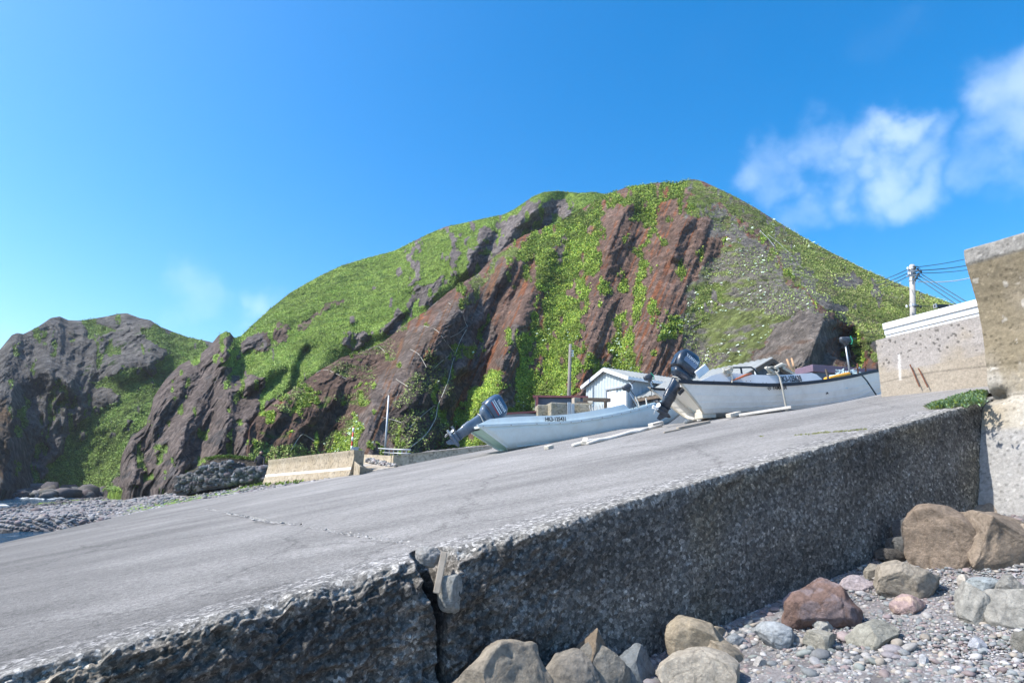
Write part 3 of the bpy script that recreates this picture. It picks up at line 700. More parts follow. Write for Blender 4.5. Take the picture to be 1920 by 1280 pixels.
GRASS = ([.15, .23, .042], [.22, .31, .062], [.09, .15, .03], (.05, .3))
palF = dict(rock=([.115, .11, .105], [.165, .155, .145], [.05, .075, .028], (.33, .5)), grass=([.10, .165, .035], [.15, .22, .05], [.05, .09, .025], (.1, .35)), orange=([.16, .11, .07], [.12, .1, .08], [.08, .07, .06]))
skyF = [(-420, 780), (-300, 742), (-200, 730), (-120, 720), (-60, 690), (0, 655), (22, 628), (32, 624), (44, 626), (72, 612), (95, 596), (112, 593), (128, 600), (150, 601), (170, 598), (200, 593), (222, 588), (238, 587), (262, 596), (282, 600), (300, 612), (330, 624), (352, 632), (392, 640), (440, 655), (520, 690)]
F = sheet("cliff", skyF, [(-420, 912), (0, 918), (260, 917), (520, 905)], [(-420, 70), (-60, 74), (0, 84), (60, 98), (140, 104), (200, 99), (260, 92), (330, 86), (520, 84)], [(-420, 120), (0, 150), (120, 165), (240, 163), (400, 138), (520, 128)],
      [([(20, 920), (8, 850), (12, 770), (5, 730), (0, 700)], 8, 120, 24), ([(50, 800), (20, 720), (30, 640)], 5, 45, 26), ([(150, 760), (120, 690), (70, 615)], 6, 60, 34), ([(200, 780), (215, 700), (160, 640), (115, 598)], 4.5, 60, 40),
       ([(260, 760), (270, 680), (235, 590)], 2, 45, 35), ([(130, 720), (80, 690), (60, 700)], 8, 30, 18), ([(230, 700), (300, 660), (290, 610)], 7, 35, 22), ([(190, 870), (170, 800), (200, 740)], -3, 40, 40)],
      [('grass', [(392, 640), (310, 612), (275, 625), (288, 650), (318, 662), (285, 695), (262, 725), (205, 755), (140, 800), (110, 860), (80, 918), (330, 918), (520, 918), (520, 690)]),
       ('grass', [(145, 600), (180, 597), (212, 622), (190, 632), (150, 622)]), ('grass', [(160, 718), (230, 695), (270, 690), (275, 715), (230, 745), (200, 735)]), ('grass', [(25, 775), (60, 770), (60, 800), (30, 790)]),
       ('grass', [(115, 850), (165, 840), (170, 870), (125, 870)]), ('orange', [(-60, 900), (-60, 760), (5, 755), (22, 780), (18, 850), (5, 900)])],
      palF, 'rock', dict(rock=1.15, grass=.1, orange=.9), 1.5, M_['far'], 300, wsc=1.5, label="dark far sea cliffs with a green valley", lean=.12, warp=12, patch=[(["rock"], "grass", .3, "a"), (["grass"], "rock", .5, "b")])

palG = dict(grass=GRASS, rock=([.15, .13, .122], [.23, .20, .19], [.09, .08, .075], (.1, .4)), purple=([.155, .125, .112], [.215, .175, .155], [.10, .092, .09], (.05, .35)),
            brown=([.13, .095, .075], [.17, .13, .1], [.09, .12, .035], (.15, .35)))
skyG = [(196, 917), (204, 912), (224, 882), (229, 852), (244, 822), (270, 800), (283, 770), (288, 744), (311, 710), (337, 684), (375, 665), (396, 645), (410, 628), (424, 621), (432, 624), (440, 634), (452, 630), (470, 612), (488, 596), (505, 580), (545, 548), (600, 517), (640, 498), (690, 483), (740, 470), (770, 455), (800, 440), (835, 425), (870, 418), (905, 410), (945, 402), (965, 392), (985, 378), (1000, 368), (1020, 360), (1045, 358), (1085, 362), (1115, 360), (1140, 365), (1200, 372)]
Gs = sheet("hill", skyG, [(196, 919), (330, 916), (460, 905), (800, 900), (1200, 890)], [(196, 72), (330, 62), (460, 56), (800, 60), (1200, 62)], [(196, 74), (225, 78), (290, 86), (400, 96), (424, 92), (450, 98), (560, 112), (700, 118), (850, 112), (960, 108), (1050, 104), (1200, 104)],
      [([(330, 900), (340, 830), (370, 760), (430, 650)], 5, 30, 22), ([(250, 900), (250, 840), (300, 770), (400, 650)], 4, 20, 18), ([(400, 900), (420, 800), (440, 740), (500, 690)], 4.5, 24, 16), ([(455, 900), (460, 790), (520, 740), (600, 690)], 5, 22, 16),
       ([(470, 720), (540, 680), (550, 690)], 3, 18, 12), ([(545, 745), (555, 690), (570, 660)], -4, 6, 22), ([(720, 640), (760, 600), (870, 500), (900, 440)], 5, 60, 22), ([(640, 690), (700, 640), (780, 560)], -3, 20, 20),
       ([(870, 510), (905, 450), (920, 430)], 4, 16, 12), ([(930, 480), (960, 430), (1010, 385)], 5, 22, 14), ([(500, 720), (600, 640), (700, 570), (850, 480)], 2.2, 40, 30), ([(1000, 440), (1040, 400), (1060, 365)], -5, 18, 20),
       ([(715, 625), (745, 590), (760, 582)], 4, 16, 8), ([(470, 640), (560, 590), (600, 560)], 1.6, 30, 12)],
      [('purple', [(190, 925), (190, 800), (280, 740), (300, 700), (420, 600), (440, 640), (425, 665), (405, 690), (440, 690), (500, 700), (540, 720), (560, 740), (620, 690), (640, 720), (600, 800), (500, 925)]),
       ('grass', [(430, 720), (450, 680), (560, 660), (600, 690), (560, 720), (520, 760), (490, 740), (500, 700), (465, 700)]), ('grass', [(480, 780), (500, 730), (520, 720), (500, 760)]),
       ('brown', [(450, 668), (462, 640), (520, 618), (590, 590), (582, 612), (540, 636), (520, 655), (470, 668)]), ('rock', [(445, 670), (455, 640), (500, 630), (480, 660)]),
       ('rock', [(640, 650), (652, 625), (690, 618), (700, 640), (660, 660)]), ('rock', [(716, 618), (735, 588), (755, 578), (766, 590), (758, 612), (735, 620)]), ('rock', [(770, 560), (790, 540), (830, 520), (835, 545), (800, 575), (775, 590)]),
       ('rock', [(838, 470), (862, 462), (872, 480), (860, 500), (845, 500)]), ('rock', [(870, 560), (885, 500), (890, 455), (900, 432), (922, 436), (930, 455), (945, 420), (975, 392), (1000, 372), (1020, 385), (1060, 372), (1075, 395), (1050, 420), (1010, 430), (990, 455), (950, 490), (930, 520), (900, 560), (880, 585)]),
       ('rock', [(756, 540), (770, 520), (790, 512), (780, 535)]), ('brown', [(560, 600), (640, 560), (640, 570), (590, 600)]), ('grass', [(905, 452), (925, 470), (915, 480), (900, 470)]), ('grass', [(975, 440), (1000, 415), (1010, 425), (985, 445)])],
      palG, 'grass', dict(grass=.14, rock=1.0, purple=1.0, brown=.6), 1.5, M_['hill'], 400, label="tall green hill with dark rock outcrops", warp=13, patch=[(["grass"], "rock", .42, "a"), (["rock", "brown", "purple"], "grass", .3, "b")])

palR = dict(red=([.165, .108, .083], [.215, .145, .115], [.25, .105, .055], (.08, .34), 's'), redg=([.15, .10, .075], [.20, .135, .105], [.10, .14, .035], (.1, .3)), rock=([.14, .11, .095], [.20, .165, .145], [.2, .10, .06], (.15, .4), 's'), shaderock=([.085, .07, .062], [.12, .095, .085], [.08, .1, .03], (.25, .4)),
            bush=([.12, .18, .03], [.17, .23, .04], [.05, .085, .018], (.05, .35)), grass=([.14, .19, .045], [.18, .23, .06], [.16, .14, .09], (.05, .3)),
            sparse=([.16, .19, .065], [.19, .22, .08], [.18, .165, .14], (-.18, .06)), grey=([.17, .155, .14], [.2, .185, .17], [.13, .16, .06], (.2, .4)), net=([.18, .14, .115], [.215, .175, .155], [.2, .11, .065], (.05, .35), 's'), nose=([.19, .165, .145], [.235, .205, .18], [.15, .105, .08], (.1, .35)), hole=([.05, .035, .03], [.07, .045, .035], [.04, .03, .03]))
skyR = [(462, 880), (464, 850), (468, 800), (480, 782), (520, 748), (560, 722), (600, 694), (640, 670), (690, 655), (720, 640), (745, 620), (765, 604), (800, 582), (840, 548), (870, 528), (895, 515), (915, 492), (935, 474), (955, 458), (985, 440), (1010, 432), (1040, 420), (1080, 398), (1110, 380), (1140, 364), (1175, 351), (1210, 346), (1240, 342), (1270, 343), (1288, 338), (1300, 336), (1318, 340), (1350, 355), (1385, 372), (1420, 392), (1455, 414), (1500, 441), (1560, 474), (1620, 504), (1680, 530), (1740, 553), (1800, 574), (1900, 612), (2050, 668), (2250, 740)]
def mouth(X, Y):
    X = X+12*vnoise(np.stack([X/18, Y/18, X*0], -1), 951); d = ((X-1592)/30)**2+((Y-652-(X-1592)*.55)/34)**2
    return 6.5*np.exp(-d**2*.9)*(1+.5*fbm(np.stack([X/14, Y/14, X*0], -1), 4, 950))
Rs = sheet("hill", skyR, [(462, 890), (640, 880), (800, 872), (1100, 868), (1400, 868), (1650, 862), (2250, 860)],
      [(462, 44), (600, 44), (690, 41), (900, 44), (1100, 46), (1300, 45), (1500, 40), (1600, 38), (1800, 40), (2250, 42)],
      [(462, 45), (480, 50), (600, 60), (720, 68), (840, 80), (900, 84), (1000, 90), (1100, 94), (1300, 92), (1450, 84), (1600, 76), (1800, 66), (2250, 60)],
      [([(690, 870), (685, 800), (705, 735), (745, 680), (800, 620), (870, 545)], 5.70, 26, 34), ([(760, 870), (770, 790), (790, 700), (830, 620), (880, 550)], 4.18, 50, 34), ([(850, 850), (872, 740), (892, 650), (925, 560)], -4.94, 26, 24),
       ([(872, 690), (890, 620), (930, 530), (960, 490)], 3.04, 14, 12), ([(905, 720), (930, 640), (965, 560), (1000, 500)], -3.80, 15, 15), ([(925, 830), (935, 720), (960, 620), (1000, 530), (1030, 470)], 3.50, 20, 24),
       ([(985, 830), (1020, 680), (1050, 560), (1070, 450)], -1.67, 34, 36), ([(1075, 800), (1100, 660), (1130, 520), (1180, 390)], 2.74, 42, 22), ([(1150, 800), (1165, 640), (1175, 520), (1215, 420)], -1.37, 24, 24),
       ([(1200, 800), (1225, 640), (1260, 500), (1295, 400)], 2.58, 44, 38), ([(1262, 480), (1275, 430), (1290, 415)], 2.43, 12, 12), ([(1140, 470), (1165, 400), (1185, 378)], 1.98, 10, 9), ([(1300, 800), (1330, 600), (1350, 480)], -1.52, 30, 30),
       ([(1640, 760), (1560, 620), (1480, 520), (1400, 430), (1300, 345)], 4.18, 95, 60), ([(1480, 780), (1500, 680), (1540, 600)], 5.32, 85, 30), ([(470, 880), (490, 800), (560, 740)], 1.52, 16, 16), ([(620, 880), (640, 790), (700, 720), (740, 670)], -2.66, 30, 30), ([(530, 880), (560, 800), (620, 740)], 1.90, 30, 20)],
      [('redg', [(470, 890), (470, 780), (640, 668), (765, 604), (800, 640), (720, 720), (690, 890)]), ('bush', [(560, 742), (585, 738), (590, 765), (560, 780), (552, 760)]), ('bush', [(575, 728), (590, 722), (592, 735), (576, 738)]), ('bush', [(595, 848), (640, 815), (680, 780), (690, 850), (640, 860)]),
       ('net', [(670, 890), (680, 790), (700, 730), (740, 670), (800, 600), (870, 540), (880, 560), (800, 660), (750, 720), (730, 800), (725, 890)]), ('shaderock', [(725, 890), (728, 790), (760, 710), (830, 640), (850, 700), (840, 890)]), ('rock', [(800, 660), (870, 560), (950, 470), (1000, 450), (990, 560), (960, 690), (910, 700), (840, 700)]), ('red', [(905, 700), (935, 600), (985, 520), (1000, 560), (960, 640), (930, 700), (900, 800)]),  # right side of the mound: rock with its shade put into a darker colour
       ('grass', [(860, 560), (900, 510), (960, 455), (975, 470), (920, 520), (880, 570)]), ('net', [(880, 585), (905, 520), (935, 510), (925, 560), (895, 600)]),
       ('bush', [(965, 470), (1000, 432), (1060, 405), (1110, 378), (1145, 362), (1200, 340), (1290, 330), (1330, 345), (1290, 362), (1250, 380), (1225, 395), (1210, 410), (1185, 385), (1150, 388), (1130, 405), (1125, 450), (1108, 520), (1095, 600), (1085, 690), (1068, 790), (1060, 890), (820, 890), (822, 850), (860, 835), (850, 800), (870, 735), (920, 705), (945, 700), (965, 650), (995, 610), (1010, 560), (1000, 520), (1010, 490), (985, 500)]),
       ('red', [(930, 560), (960, 500), (1000, 500), (1010, 530), (1000, 560), (960, 590), (935, 700), (915, 700)]), ('rock', [(1040, 440), (1065, 440), (1068, 470), (1045, 495), (1035, 470)]), ('rock', [(922, 830), (925, 740), (950, 650), (985, 590), (975, 660), (960, 720), (948, 800)]),
       ('bush', [(1185, 560), (1200, 470), (1215, 425), (1220, 440), (1205, 520), (1195, 620), (1192, 690), (1190, 730), (1115, 730), (1130, 690), (1150, 650), (1165, 600)]), ('bush', [(1190, 395), (1215, 372), (1245, 380), (1225, 405), (1205, 425), (1190, 412)]),
       ('bush', [(1240, 640), (1260, 600), (1285, 590), (1275, 620), (1245, 645)]), ('grass', [(1290, 372), (1330, 360), (1345, 395), (1310, 410), (1290, 400)]),
       ('sparse', [(1280, 580), (1310, 510), (1380, 450), (1420, 440), (1480, 540), (1535, 590), (1450, 610), (1400, 680), (1370, 720), (1340, 800), (1270, 800), (1275, 700)]), ('grass', [(1290, 600), (1310, 545), (1350, 530), (1355, 560), (1330, 600), (1300, 650)]),
       ('grey', [(1275, 800), (1250, 760), (1290, 640), (1315, 590), (1300, 700), (1350, 800)]), ('grey', [(1330, 378), (1380, 400), (1440, 470), (1510, 560), (1570, 600), (1520, 590), (1470, 540), (1420, 450), (1360, 450), (1330, 420)]),
       ('grass', [(1300, 330), (1900, 560), (1950, 900), (1690, 890), (1650, 700), (1600, 600), (1560, 585), (1500, 540), (1450, 470), (1400, 410), (1350, 380), (1310, 372), (1290, 350)]),
       ('grey', [(1440, 455), (1470, 470), (1560, 550), (1600, 600), (1520, 560)]),
       ('nose', [(1395, 800), (1400, 690), (1450, 610), (1520, 585), (1570, 600), (1600, 640), (1640, 700), (1640, 800)]), ('red', [(1560, 640), (1600, 620), (1645, 670), (1650, 720), (1640, 790), (1560, 760)])],
      palR, 'red', dict(red=.45, redg=.6, rock=.85, shaderock=1.0, bush=.22, grass=.1, sparse=.16, grey=.16, net=.3, hole=.6, nose=.35), 1.5, M_['hill'], 500, wsc=.8, label="red-brown gullied hillside behind the boats", extra=mouth, warp=15, patch=[(["red", "rock"], "bush", .34, "a"), (["redg", "net", "shaderock"], "bush", .42, "a"), (["bush"], "red", .36, "b"), (["grey"], "grass", .3, "a"), (["grass"], "grey", .3, "b")])
leaves("undergrowth", Rs, ['bush'], 2.0, 1.5, [[.13, .22, .025], [.2, .28, .035], [.28, .32, .04], [.07, .14, .02], [.16, .25, .03], [.22, .27, .06]], "leafy yellow-green undergrowth filling the red gullies", .55, 3, 1)
leaves("hill_grass", Rs, ['grass'], 1.2, 1.0, [[.16, .21, .05], [.19, .24, .06], [.12, .16, .04], [.24, .22, .1]], "green weeds on the right shoulder of the hill", .6, 2, 2, cat="grass")
leaves("sparse_weeds", Rs, ['sparse', 'grey', 'redg', 'shaderock'], .3, 1.5, [[.15, .2, .045], [.2, .25, .07], [.12, .16, .04]], "sparse low weeds on the netted slope", .6, 2, 3, keep=lambda X, Y, n: n > -.02, cat="weeds")
leaves("white_flowers", Rs, ['sparse', 'grass'], .02, 2.6, [[.34, .42, .32], [.27, .36, .26], [.4, .46, .38]], "pale silvery flower clumps dotting the grey slope", .25, 2, 4, keep=lambda X, Y, n: (X > 1270) & (X < 1530) & (Y > 400) & (n > -.35), cat="flowers")
leaves("silver_weeds", Rs, ['bush'], .03, 3.2, [[.3, .38, .28], [.26, .34, .25]], "silvery weed clumps low in the green gullies", .3, 2, 6, keep=lambda X, Y, n: (Y > 600) & (n > .15), cat="weeds")
leaves("hill_grass", Gs, ['grass'], 1.7, .95, [[.14, .22, .04], [.18, .26, .05], [.11, .18, .035], [.22, .28, .08]], "long green grass over the tall hill", .55, 2, 5, cat="grass")
leaves("valley_grass", F, ['grass'], 1.2, 1.0, [[.13, .2, .045], [.16, .23, .05], [.11, .16, .04]], "green grass in the valley between the cliffs", .5, 2, 7, cat="grass")
def shore_rocks():
    n = 1100; x = rng.uniform(-60, 330, n); y = rng.uniform(914, 930, n)-np.clip((x-150)/60, 0, 3)
    P = np.array([on_z(a, b, WATER+.15) for a, b in zip(x, y)]); P = P[(P[:, 1] < 150) & (P[:, 1] > 62)]
    n = len(P); sz = np.clip(rng.lognormal(math.log(.45), .5, n), .2, 1.6)
    tag(stones("shore_rocks", P, sz, pal(n)*.42, M_['rubble'], 1, .7, .5, smooth=False), "dark wave-washed rocks along the foot of the far cliffs", "rocks", None, 'stuff')
    # foam along the waterline
    b = MB()
    for (xa, xb, yy) in ((-40, 26, 932), (28, 70, 933), (72, 100, 935), (100, 118, 932), (0, 14, 946), (108, 116, 929)):
        for k in range(10):
            xc = xa+(xb-xa)*random.random(); p = on_z(xc, yy+random.uniform(-1, 1), WATER+.06)
            s = random.uniform(.15, .45); n_ = 9; ring = [(p[0]+s*math.cos(i*2*math.pi/n_)*random.uniform(.7, 1.3), p[1]+s*.5*math.sin(i*2*math.pi/n_)*random.uniform(.7, 1.3), WATER+.03) for i in range(n_)]
            top = (p[0], p[1], WATER+.08); b.add(ring+[top], [(i, (i+1) % n_, n_) for i in range(n_)])
    tag(b.build("foam", M_['foam'], smooth=True), "white foam where small waves break on the rocks", "foam", None, 'stuff')
shore_rocks()

# ------------------------------------------------------------------ seawalls
def fan_cap(prof3):  # polygon from list of 3d points
    return [tuple(range(len(prof3)))]
def near_wall():
    prof = [(10.9, -.8), (11.14, -.03), (11.44, .74), (11.72, 1.48), (11.86, 1.66), (11.93, 1.74), (12.03, 2.12), (12.06, 2.5), (12.09, 2.89), (12.05, 3.37), (11.95, 3.75), (11.88, 4.05), (11.86, 4.09), (11.87, 4.33), (11.90, 4.36), (13.2, 4.40), (13.3, 4.2), (13.3, -1.0)]
    pr = np.array(prof); seg = np.hypot(*np.diff(pr, axis=0).T); cum = np.r_[0, np.cumsum(seg)]
    t = np.concatenate([np.arange(0, cum[15], .022), [cum[15], cum[16], cum[17]]]); pu = np.interp(t, cum, pr[:, 0]); pz = np.interp(t, cum, pr[:, 1])
    vs = np.concatenate([np.linspace(V0-.02, 3.6, 95), np.linspace(3.5, -14, 120)])
    U = np.repeat(pu[None], len(vs), 0); Z = np.repeat(pz[None], len(vs), 0); V = np.repeat(vs[:, None], len(t), 1)
    q = np.stack([U, V, Z], -1); f1, f2, fid = worley(q*14, 111); n = fbm(q*3, 5, 112); fine = fbm(q*13, 4, 113)
    d = .02*n+.012*fine+.012*np.clip(.5-f1, 0, 1)*(fid > .5)*sstep(1.3, 1.0, Z)*2
    seam = np.exp(-((Z-1.66-.03*np.sin(V*4)-.03*n)/.03)**2); seam2 = np.exp(-((Z-2.22-.02*n)/.02)**2)
    hole = np.exp(-(((V-5.42)/.2)**2+((Z-1.7)/.13)**2))
    d = d-.05*seam-.012*seam2-.22*hole*(1+.6*fbm(q*6, 4, 114)); d *= (t < cum[15])[None]
    U = U-d; P = UD*U[..., None]+VD*V[..., None]; P[..., 2] = Z
    nn = fbm(q*.9, 5, 115)[..., None]; n2 = fbm(q*np.array([2, 2, .7]), 5, 116)[..., None]
    up = sstep(1.6, 1.75, Z)[..., None]; mid_ = sstep(1.05, 1.2, Z+.03*n)[..., None]*(1-up); low = 1-up-mid_
    cup = np.array([.43, .35, .235]); cst = np.array([.335, .265, .15]); pale = np.array([.56, .52, .45])
    k = sstep(-.25, .35, nn); cu = cup*(1-k)+cst*k; band = sstep(2.7, 1.9, Z)[..., None]*sstep(-.3, .3, n2); cu = cu*(1-.8*band)+pale*.8*band
    lip = sstep(4.02, 4.1, Z)[..., None]; cu = cu*(1-lip)+lip*np.array([.34, .32, .285])*(1+.4*fine[..., None])
    cm = np.array([.50, .42, .29])*(1-k)+np.array([.58, .53, .43])*k
    st = sstep(.55, .95, Z)[..., None]*sstep(.0, .4, nn); cl = np.array([.47, .455, .43])*(1-.5*st)+.5*st*np.array([.45, .37, .22])
    c = .7*(cu*up+cm*mid_+cl*low*.92); c = c*.72+.28*c.mean(-1, keepdims=True)
    c = c*(1-.35*((fid > .72) & (f1 < .36))[..., None])*(1+.3*((fid < .2) & (f1 < .35))[..., None])
    blot = sstep(.42, .5, fbm(q*5, 4, 118))[..., None]*up; c = c*(1-.0*blot)+.18*blot
    c = c*(1-.5*hole[..., None]**2)
    o = np_mesh("wall_face", P.reshape(-1, 3), grid_faces(*U.shape), M_['wallc'], None, c.reshape(-1, 3), True)
    cap = np.array([W(a, V0-.021, z) for a, z in zip(U[0], Z[0])]); b = MB(); b.add(cap, [tuple(range(len(cap)))]); 
    root = empty("seawall", W(12, V0, 1.5), "tall near seawall with a curved overhanging lip, brown stained concrete", "seawall")
    o.parent = root; o.matrix_parent_inverse = root.matrix_basis.inverted()
    e = b.build("end_face", M_['wall']); e.parent = root; e.matrix_parent_inverse = root.matrix_basis.inverted()
M_['wallc'] = mat_attr("stained_concrete", 22, 40, .7, .02, rough=.93, contrast=(.72, 1.25), spec=.15)
near_wall()
bpy.context.view_layer.update()
def keep_parent(o, root): o.parent = root; o.matrix_parent_inverse = root.matrix_world.inverted()
def rooted(name, loc, label, cat, group=None):
    r = empty(name, tuple(loc), label, cat, group); bpy.context.view_layer.update(); return r
WA = on_slip(1653, 744); WB = on_slip(1849, 724)
def middle_wall():
    d = WB-WA; d[2] = 0; L = np.linalg.norm(d); d /= L; nrm = np.array([d[1], -d[0], 0]); 
    if nrm@UD > 0: nrm = -nrm            # towards the sea
    # top height from the photograph
    r = ray(1645, 638); top = r[2]/r[1]*WA[1]
    r2 = ray(1845, 601); Q = WA+d*(L); 
    ts = np.linspace(0, L+2.2, 190); zs = np.linspace(-.35, top-WA[2], 110); T, Zq = np.meshgrid(ts, zs)
    base = WA[2]+T*(WB[2]-WA[2])/L
    q = np.stack([T, Zq, T*0], -1); f1, f2, fid = worley(q*11, 121); n = fbm(q*2, 5, 122); n2 = fbm(q*.8+4, 4, 123)
    zz = np.where(Zq <= -.34, base-.35, WA[2]+Zq); 
    off = .012*n+.01*fbm(q*9, 3, 124)-.03*np.clip(.45-f1, 0, 1)*(fid > .55)*sstep(.7, 1.1, Zq)
    P = WA*np.array([1, 1, 0])+d*T[..., None]+nrm*off[..., None]; P[..., 2] = zz
    c = np.array([.31, .285, .265])*(1+.12*n[..., None]); st = sstep(-.1, .3, n2+.35*(Zq < .6)-.15)[..., None]; c = c*(1-st*.5)+st*.5*np.array([.34, .28, .19])
    pit = ((fid > .6) & (f1 < .34) & (Zq+.3*n2 > .75))[..., None]; c = c*(1-.6*pit)
    c = c*(1-.35*np.exp(-((Zq-.36-.05*np.sin(T*1.3))/.02)**2)[..., None])
    wh = np.exp(-((T-.55-.05*Zq)/.035)**2)*(Zq > .35)*(Zq < 1.0); c = c+(.25*wh)[..., None]
    root = rooted("seawall", WA, "flat pitted concrete wall behind the slipway, below the white parapet", "wall")
    o = np_mesh("wall_face", P.reshape(-1, 3), grid_faces(*T.shape, True), M_['wallc'], None, c.reshape(-1, 3), True); keep_parent(o, root)
    b = MB(); Mx = Matrix((Vector(d), Vector(-nrm), Vector((0, 0, 1)))).transposed()
    mid = WA+d*(L+2.2)/2-nrm*.24; b.box((mid[0], mid[1], (WA[2]-.6+top)/2-.004), (L+2.2-.01, .44, top-WA[2]+.6-.01), Mx); o = b.build("wall_core", M_['wall2'], bevel=.02); keep_parent(o, root)
    # white parapet building behind/above
    root2 = rooted("parapet_building", WA-nrm*.8, "white boarded parapet of a low building above the pitted wall", "building")
    za = ray(1646, 613)[2]/ray(1646, 613)[1]*(WA[1]+.3)
    hgt = za-top
    for k, (lo, hi, out_) in enumerate(((.0, .30, .0), (.315, .62, .03), (.635, 1.0, .07))):
        b = MB(); m = WA+d*(L/2+1.3)-nrm*(.45-out_-.05); b.box((m[0], m[1], top+hgt*(lo+hi)/2), (L+2.4, .3, hgt*(hi-lo)), Mx); o = b.build("board", M_['white'], bevel=.01); keep_parent(o, root2)
    b = MB(); m = WA+d*(L/2+1.5)-nrm*2.6; b.box((m[0], m[1], top-.6), (L+1.6, 4, 1.6+hgt), Mx); o = b.build("wall", M_['white']); keep_parent(o, root2)
    # a rebar, plus a second rod standing in for its cast shadow
    for px, lab, mt in ((1764, "rusty steel rod leaning on the pitted wall, the left and taller of two", 'rust'), (1772, "dark steel rod leaning on the pitted wall, the right and shorter of two", 'rust')):
        f = (px-1653)/(1849-1653); 
        P0 = on_slip(px+3, 728); t_ = (P0-WA)@d; z0 = P0[2]
        h_ = .66 if px < 1768 else .56
        p0 = WA+d*t_+nrm*.07; p1 = p0-d*.17+nrm*0; b = MB(); b.tube([(0, 0, 0), (p1[0]-p0[0], p1[1]-p0[1], h_*.86)], .014, 8)
        o = b.build("rod_and_shadow", M_[mt]); o.location = (p0[0], p0[1], z0-.02); tag(o, lab, "rod")
middle_wall()
def far_wall(name, A, B, hA, hB, label, band=False, th=.4, lean=.35, wm="wall3"):
    A = np.array(A); B = np.array(B); d = B-A; d[2] = 0; L = np.linalg.norm(d); d /= L; nrm = np.array([d[1], -d[0], 0])
    if nrm@UD > 0: nrm = -nrm
    n = 14; segs = []
    for t in np.linspace(0, 1, 12):
        P = A+(B-A)*t; h = hA+(hB-hA)*t
        prof = []
        for k in range(n):
            f = k/(n-1); o_ = lean*h*(.5*(1-f)**1.6 + .16*sstep(.7, 1, np.array(f)))  # battered foot, small flare at the lip
            prof.append(P+nrm*o_+np.array([0, 0, h*f]))
        prof.append(P-nrm*th+np.array([0, 0, h])); prof.append(P-nrm*th+np.array([0, 0, -.4])); prof.append(P+nrm*lean*h*.5+np.array([0, 0, -.4]))
        segs.append(prof)
    root = rooted(name, A, label, "seawall")
    b = MB(); b.loft(segs); o = b.build("wall_body", M_[wm], smooth=False); keep_parent(o, root)
    if band:
        b = MB(); lo = []; up_ = []
        for t in np.linspace(0, 1, 12):
            P = A+(B-A)*t; h = hA+(hB-hA)*t
            g = lambda f: P+nrm*(lean*h*(.5*(1-f)**1.6)+.012)+np.array([0, 0, h*f])
            lo.append(g(0)-np.array([0, 0, .4])+nrm*.0); up_.append(g(.36-.05*t))
        md = [];
        b.strip(lo, up_); o = b.build("pale_band", M_['whitewash'], solid=.01); keep_parent(o, root)
    return root
def zat(x, y, P): r = ray(x, y); return r[2]/r[1]*P[1]
A1 = on_slip(500, 905); B1 = on_slip(662, 890)
far_wall("seawall", A1, B1, zat(497, 862, A1)-A1[2], zat(662, 843, B1)-B1[2], "beige curved seawall segment beyond the slipway, right of the stone baskets", True)
# the block at its right end that steps forward
root = rooted("wall_buttress", B1, "concrete end block of the beige seawall, beside the ramp", "wall")
b = MB(); C1 = on_slip(700, 882); b.loft([[B1+VD*.3+np.array([0, 0, -.3]), B1-VD*1.0+np.array([0, 0, -.3]), B1-VD*1.0+np.array([0, 0, .32]), B1+VD*.3+np.array([0, 0, .62])], [C1+VD*.9+np.array([0, 0, -.3]), C1-VD*.4+np.array([0, 0, -.3]), C1-VD*.4+np.array([0, 0, -.0]), C1+VD*.9+np.array([0, 0, .1])]])
keep_parent(b.build("toe_block", M_['wall3'], bevel=.03), root)
A2 = on_slip(738, 876); B2 = on_slip(925, 839)
far_wall("seawall", A2+VD*.15, B2+VD*.15, zat(738, 853, A2)-A2[2], max(.12, zat(925, 834, B2)-B2[2]), "low beige wall along the far edge of the slipway, behind the blue boat", False, .3, .3, 'wall4')
A3 = A2+np.array([-3.6, 7.5, -.2]); A3 = at_depth(674, 874, A2[1]+7)
far_wall("seawall", A3, A2+VD*.4, zat(672, 851, A3)-A3[2], zat(738, 853, A2)-A2[2]-.01, "low beige wall running back from the ramp under the guard rail", False, .3, .3, 'wall4')
# ramp between the walls
b = MB(); p = [on_slip(668, 889), on_slip(742, 876), at_depth(738, 876, A2[1]+.6), at_depth(674, 874, A2[1]+6.8), at_depth(668, 868, B1[1]+4)]
P5 = [np.array(q)+np.array([0, 0, .03]) for q in p]; b.add(P5+[q-np.array([0, 0, .6]) for q in P5], [(0, 1, 2, 3, 4)]+[(i, i+5, (i+1) % 5+5, (i+1) % 5) for i in range(5)])
tag(b.build("ramp", M_['wall2']), "small concrete ramp between the two beige walls", None, None, 'structure')
pp = []
for k in range(260):
    t = rng.random(); x = 690+48*t+rng.normal(0, 3); y = 862+11*t+rng.normal(0, 2); q = at_depth(x, y+2, A2[1]+(1-t)*3.2-.3+.2); q[2] += .03; pp.append(q)
pp = np.array(pp); tag(stones("stone_pile", pp, rng.uniform(.05, .12, len(pp)), pal(len(pp))*1.1, M_['rubble'], 0, .7, .3, smooth=False), "heap of small stones washed against the low beige wall", "stones", None, 'stuff')

